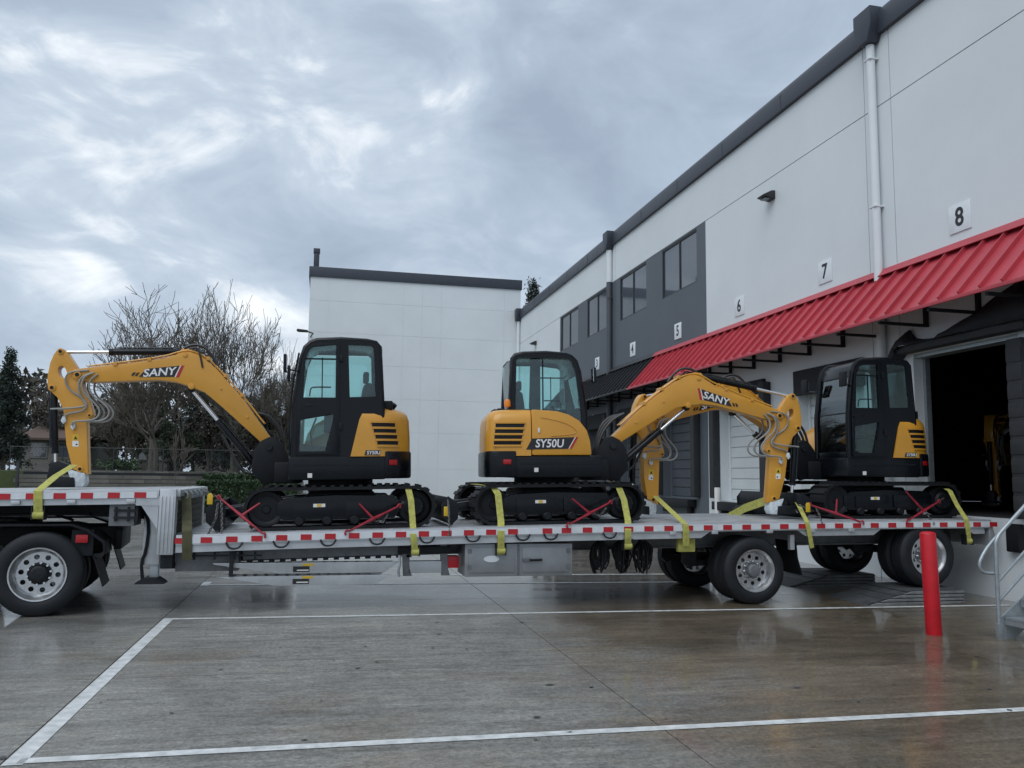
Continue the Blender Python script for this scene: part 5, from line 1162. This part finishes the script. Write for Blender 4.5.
# far wooded backdrop
rs = np.random.RandomState(77)
def far(r, n):
    x_ = r.uniform(-75, 2, n); top = 9+2.6*np.sin(x_*.31)+1.6*np.sin(x_*.83+1)+r.normal(0, .5, n); return np.stack([x_, 96+r.uniform(-3, 3, n), LZ+top*r.uniform(0, 1, n)**.8], 1)
fw_ = tag(leaf_obj('far_woods', 'brush', None, *leaves(22000, far, .42, 5)), 'hazy far woods reading as one dark mass', 'woods', kind='stuff')
# hedges
def hedge(label, px0, px1, ytop, Y, base):
    a, b = onY(px0, ytop, Y), onY(px1, ytop, Y); h = a.z-base; t = thing('hedge', label, 'hedge', ((a.x+b.x)/2, Y, base), group='clipped hedges')
    W_ = (b.x-a.x)/2
    MB().box(-W_+.08, W_-.08, .1, .95, 0, h-.1).build('core', 'hedge', t, local=True)
    def fn(r, n):
        k = r.randint(0, 3, n); x_ = r.uniform(-W_, W_, n); y_ = r.uniform(0, 1.05, n); z_ = r.uniform(0, h, n)
        y_ = np.where(k == 0, r.normal(.05, .05, n), y_); z_ = np.where(k > 0, h+r.normal(-.06, .05, n), z_); return np.stack([x_, y_, z_], 1)
    leaf_obj('foliage', 'hedge', t, *leaves(5000, fn, .07, int(px0)))
hedge('clipped green hedge in front of the block wall behind the binder', 196, 268, 481, 38.5, 0)
hedge('clipped green hedge behind the lower hedge by the boom foot', 202, 300, 474.5, 41, 0)
# fence on the terrace
fx0, fx1 = onY(10, 460, 46).x, onY(306, 460, 46).x
fe = thing('chain_link_fence', 'thin black chain link fence on the terrace above the block wall', 'fence', ((fx0+fx1)/2, 46, LZ))
k = 0; x_ = fx0
while x_ < fx1: MB().cyl((x_, 46, LZ-.1), (x_, 46, LZ+1.25), .03, n=6).build('post', 'frame', fe); x_ += 2.4
for z_ in (.06, 1.22): MB().cyl((fx0, 46, LZ+z_), (fx1, 46, LZ+z_), .02, n=6).build('rail', 'frame', fe)
wm = MB()
for i in range(int((fx1-fx0)/.14)):
    xx = fx0+i*.14
    for s in (-1, 1): wm.tube([(xx, 46, LZ+.08), (xx+s*.58, 46, LZ+1.22)], .004, n=3, cap=False)
wm.build('wire_mesh', 'frame', fe, smooth=0)['kind'] = 'stuff'
p = onY(18.5, 462, 36); gp = thing('black_post', 'lone black square post by the lawn at the court edge', 'post', (p.x, 36, 0)); B(p.x-.05, p.x+.05, 35.95, 36.05, -.05, p.z).build('shaft', 'frame', gp, bevel=.01); B(p.x-.065, p.x+.065, 35.935, 36.065, p.z, p.z+.04).build('cap', 'frame', gp)
# houses
def house(label, px0, px1, ye, yr, Y, wall='housewall'):
    a, b = onY(px0, ye, Y), onY(px1, ye, Y); zr = onY((px0+px1)/2, yr, Y).z; t = thing('house', label, 'house', ((a.x+b.x)/2, Y, LZ), group='houses beyond the trees')
    B(a.x, b.x, Y, Y+8, LZ-.1, a.z).build('wall', wall, t, smooth=0)
    MB().prism([(Y-.5, a.z-.05), (Y+4, zr), (Y+8.5, a.z-.05), (Y+8.5, a.z+.1), (Y+4, zr+.2), (Y-.5, a.z+.1)], 'yz', a.x-.4, b.x+.4).build('roof', 'houseroof', t, smooth=0)
    w_ = (b.x-a.x)
    for f in (.25, .68):
        wd = B(a.x+w_*f-.6, a.x+w_*f+.6, Y-.06, Y-.005, LZ+.9, LZ+2.1).build('window', 'housewall', t); B(a.x+w_*f-.5, a.x+w_*f+.5, Y-.075, Y-.061, LZ+1.0, LZ+2.0).build('pane', 'winglass', wd)
house('tan house with brown roof half hidden by the fir', 24, 86, 439, 427, 66)
house('low pale house behind the leafless trees', 136, 168, 446, 438, 72)
house('low tan house behind the thicket near the hedge', 196, 232, 448, 440, 74)
# lamp head on an arm at the corner of the white building
p = onY(304, 330, 44.0); lm = thing('area_light', 'dark flat area light on an arm at the white building corner', 'light', (p.x, 44, p.z))
q0 = onY(296.5, 329.5, 44.0); q1 = onY(309, 331, 44.0)
MB().prism([(q0.x, q0.z-.05), (q0.x+.1, q0.z-.10), (q1.x-.05, q1.z-.06), (q1.x-.05, q1.z+.02), (q0.x+.05, q0.z+.02)], 'xz', 43.8, 44.2).build('head', 'frame', lm, bevel=.02)
MB().tube([(q1.x-.1, 44, q1.z-.02), (q1.x+.2, 44.6, q1.z-.02), (-1.0, YW+.02, q1.z-.02)], .04).build('arm', 'frame', lm)
# low verge strip in front of the terrace
mb = MB(); mb.box(-60, xl0, 37, 43.4, -.1, .02); tag(mb.build('verge', 'grass', smooth=0), 'strip of winter grass at the court edge', 'grass', kind='structure')
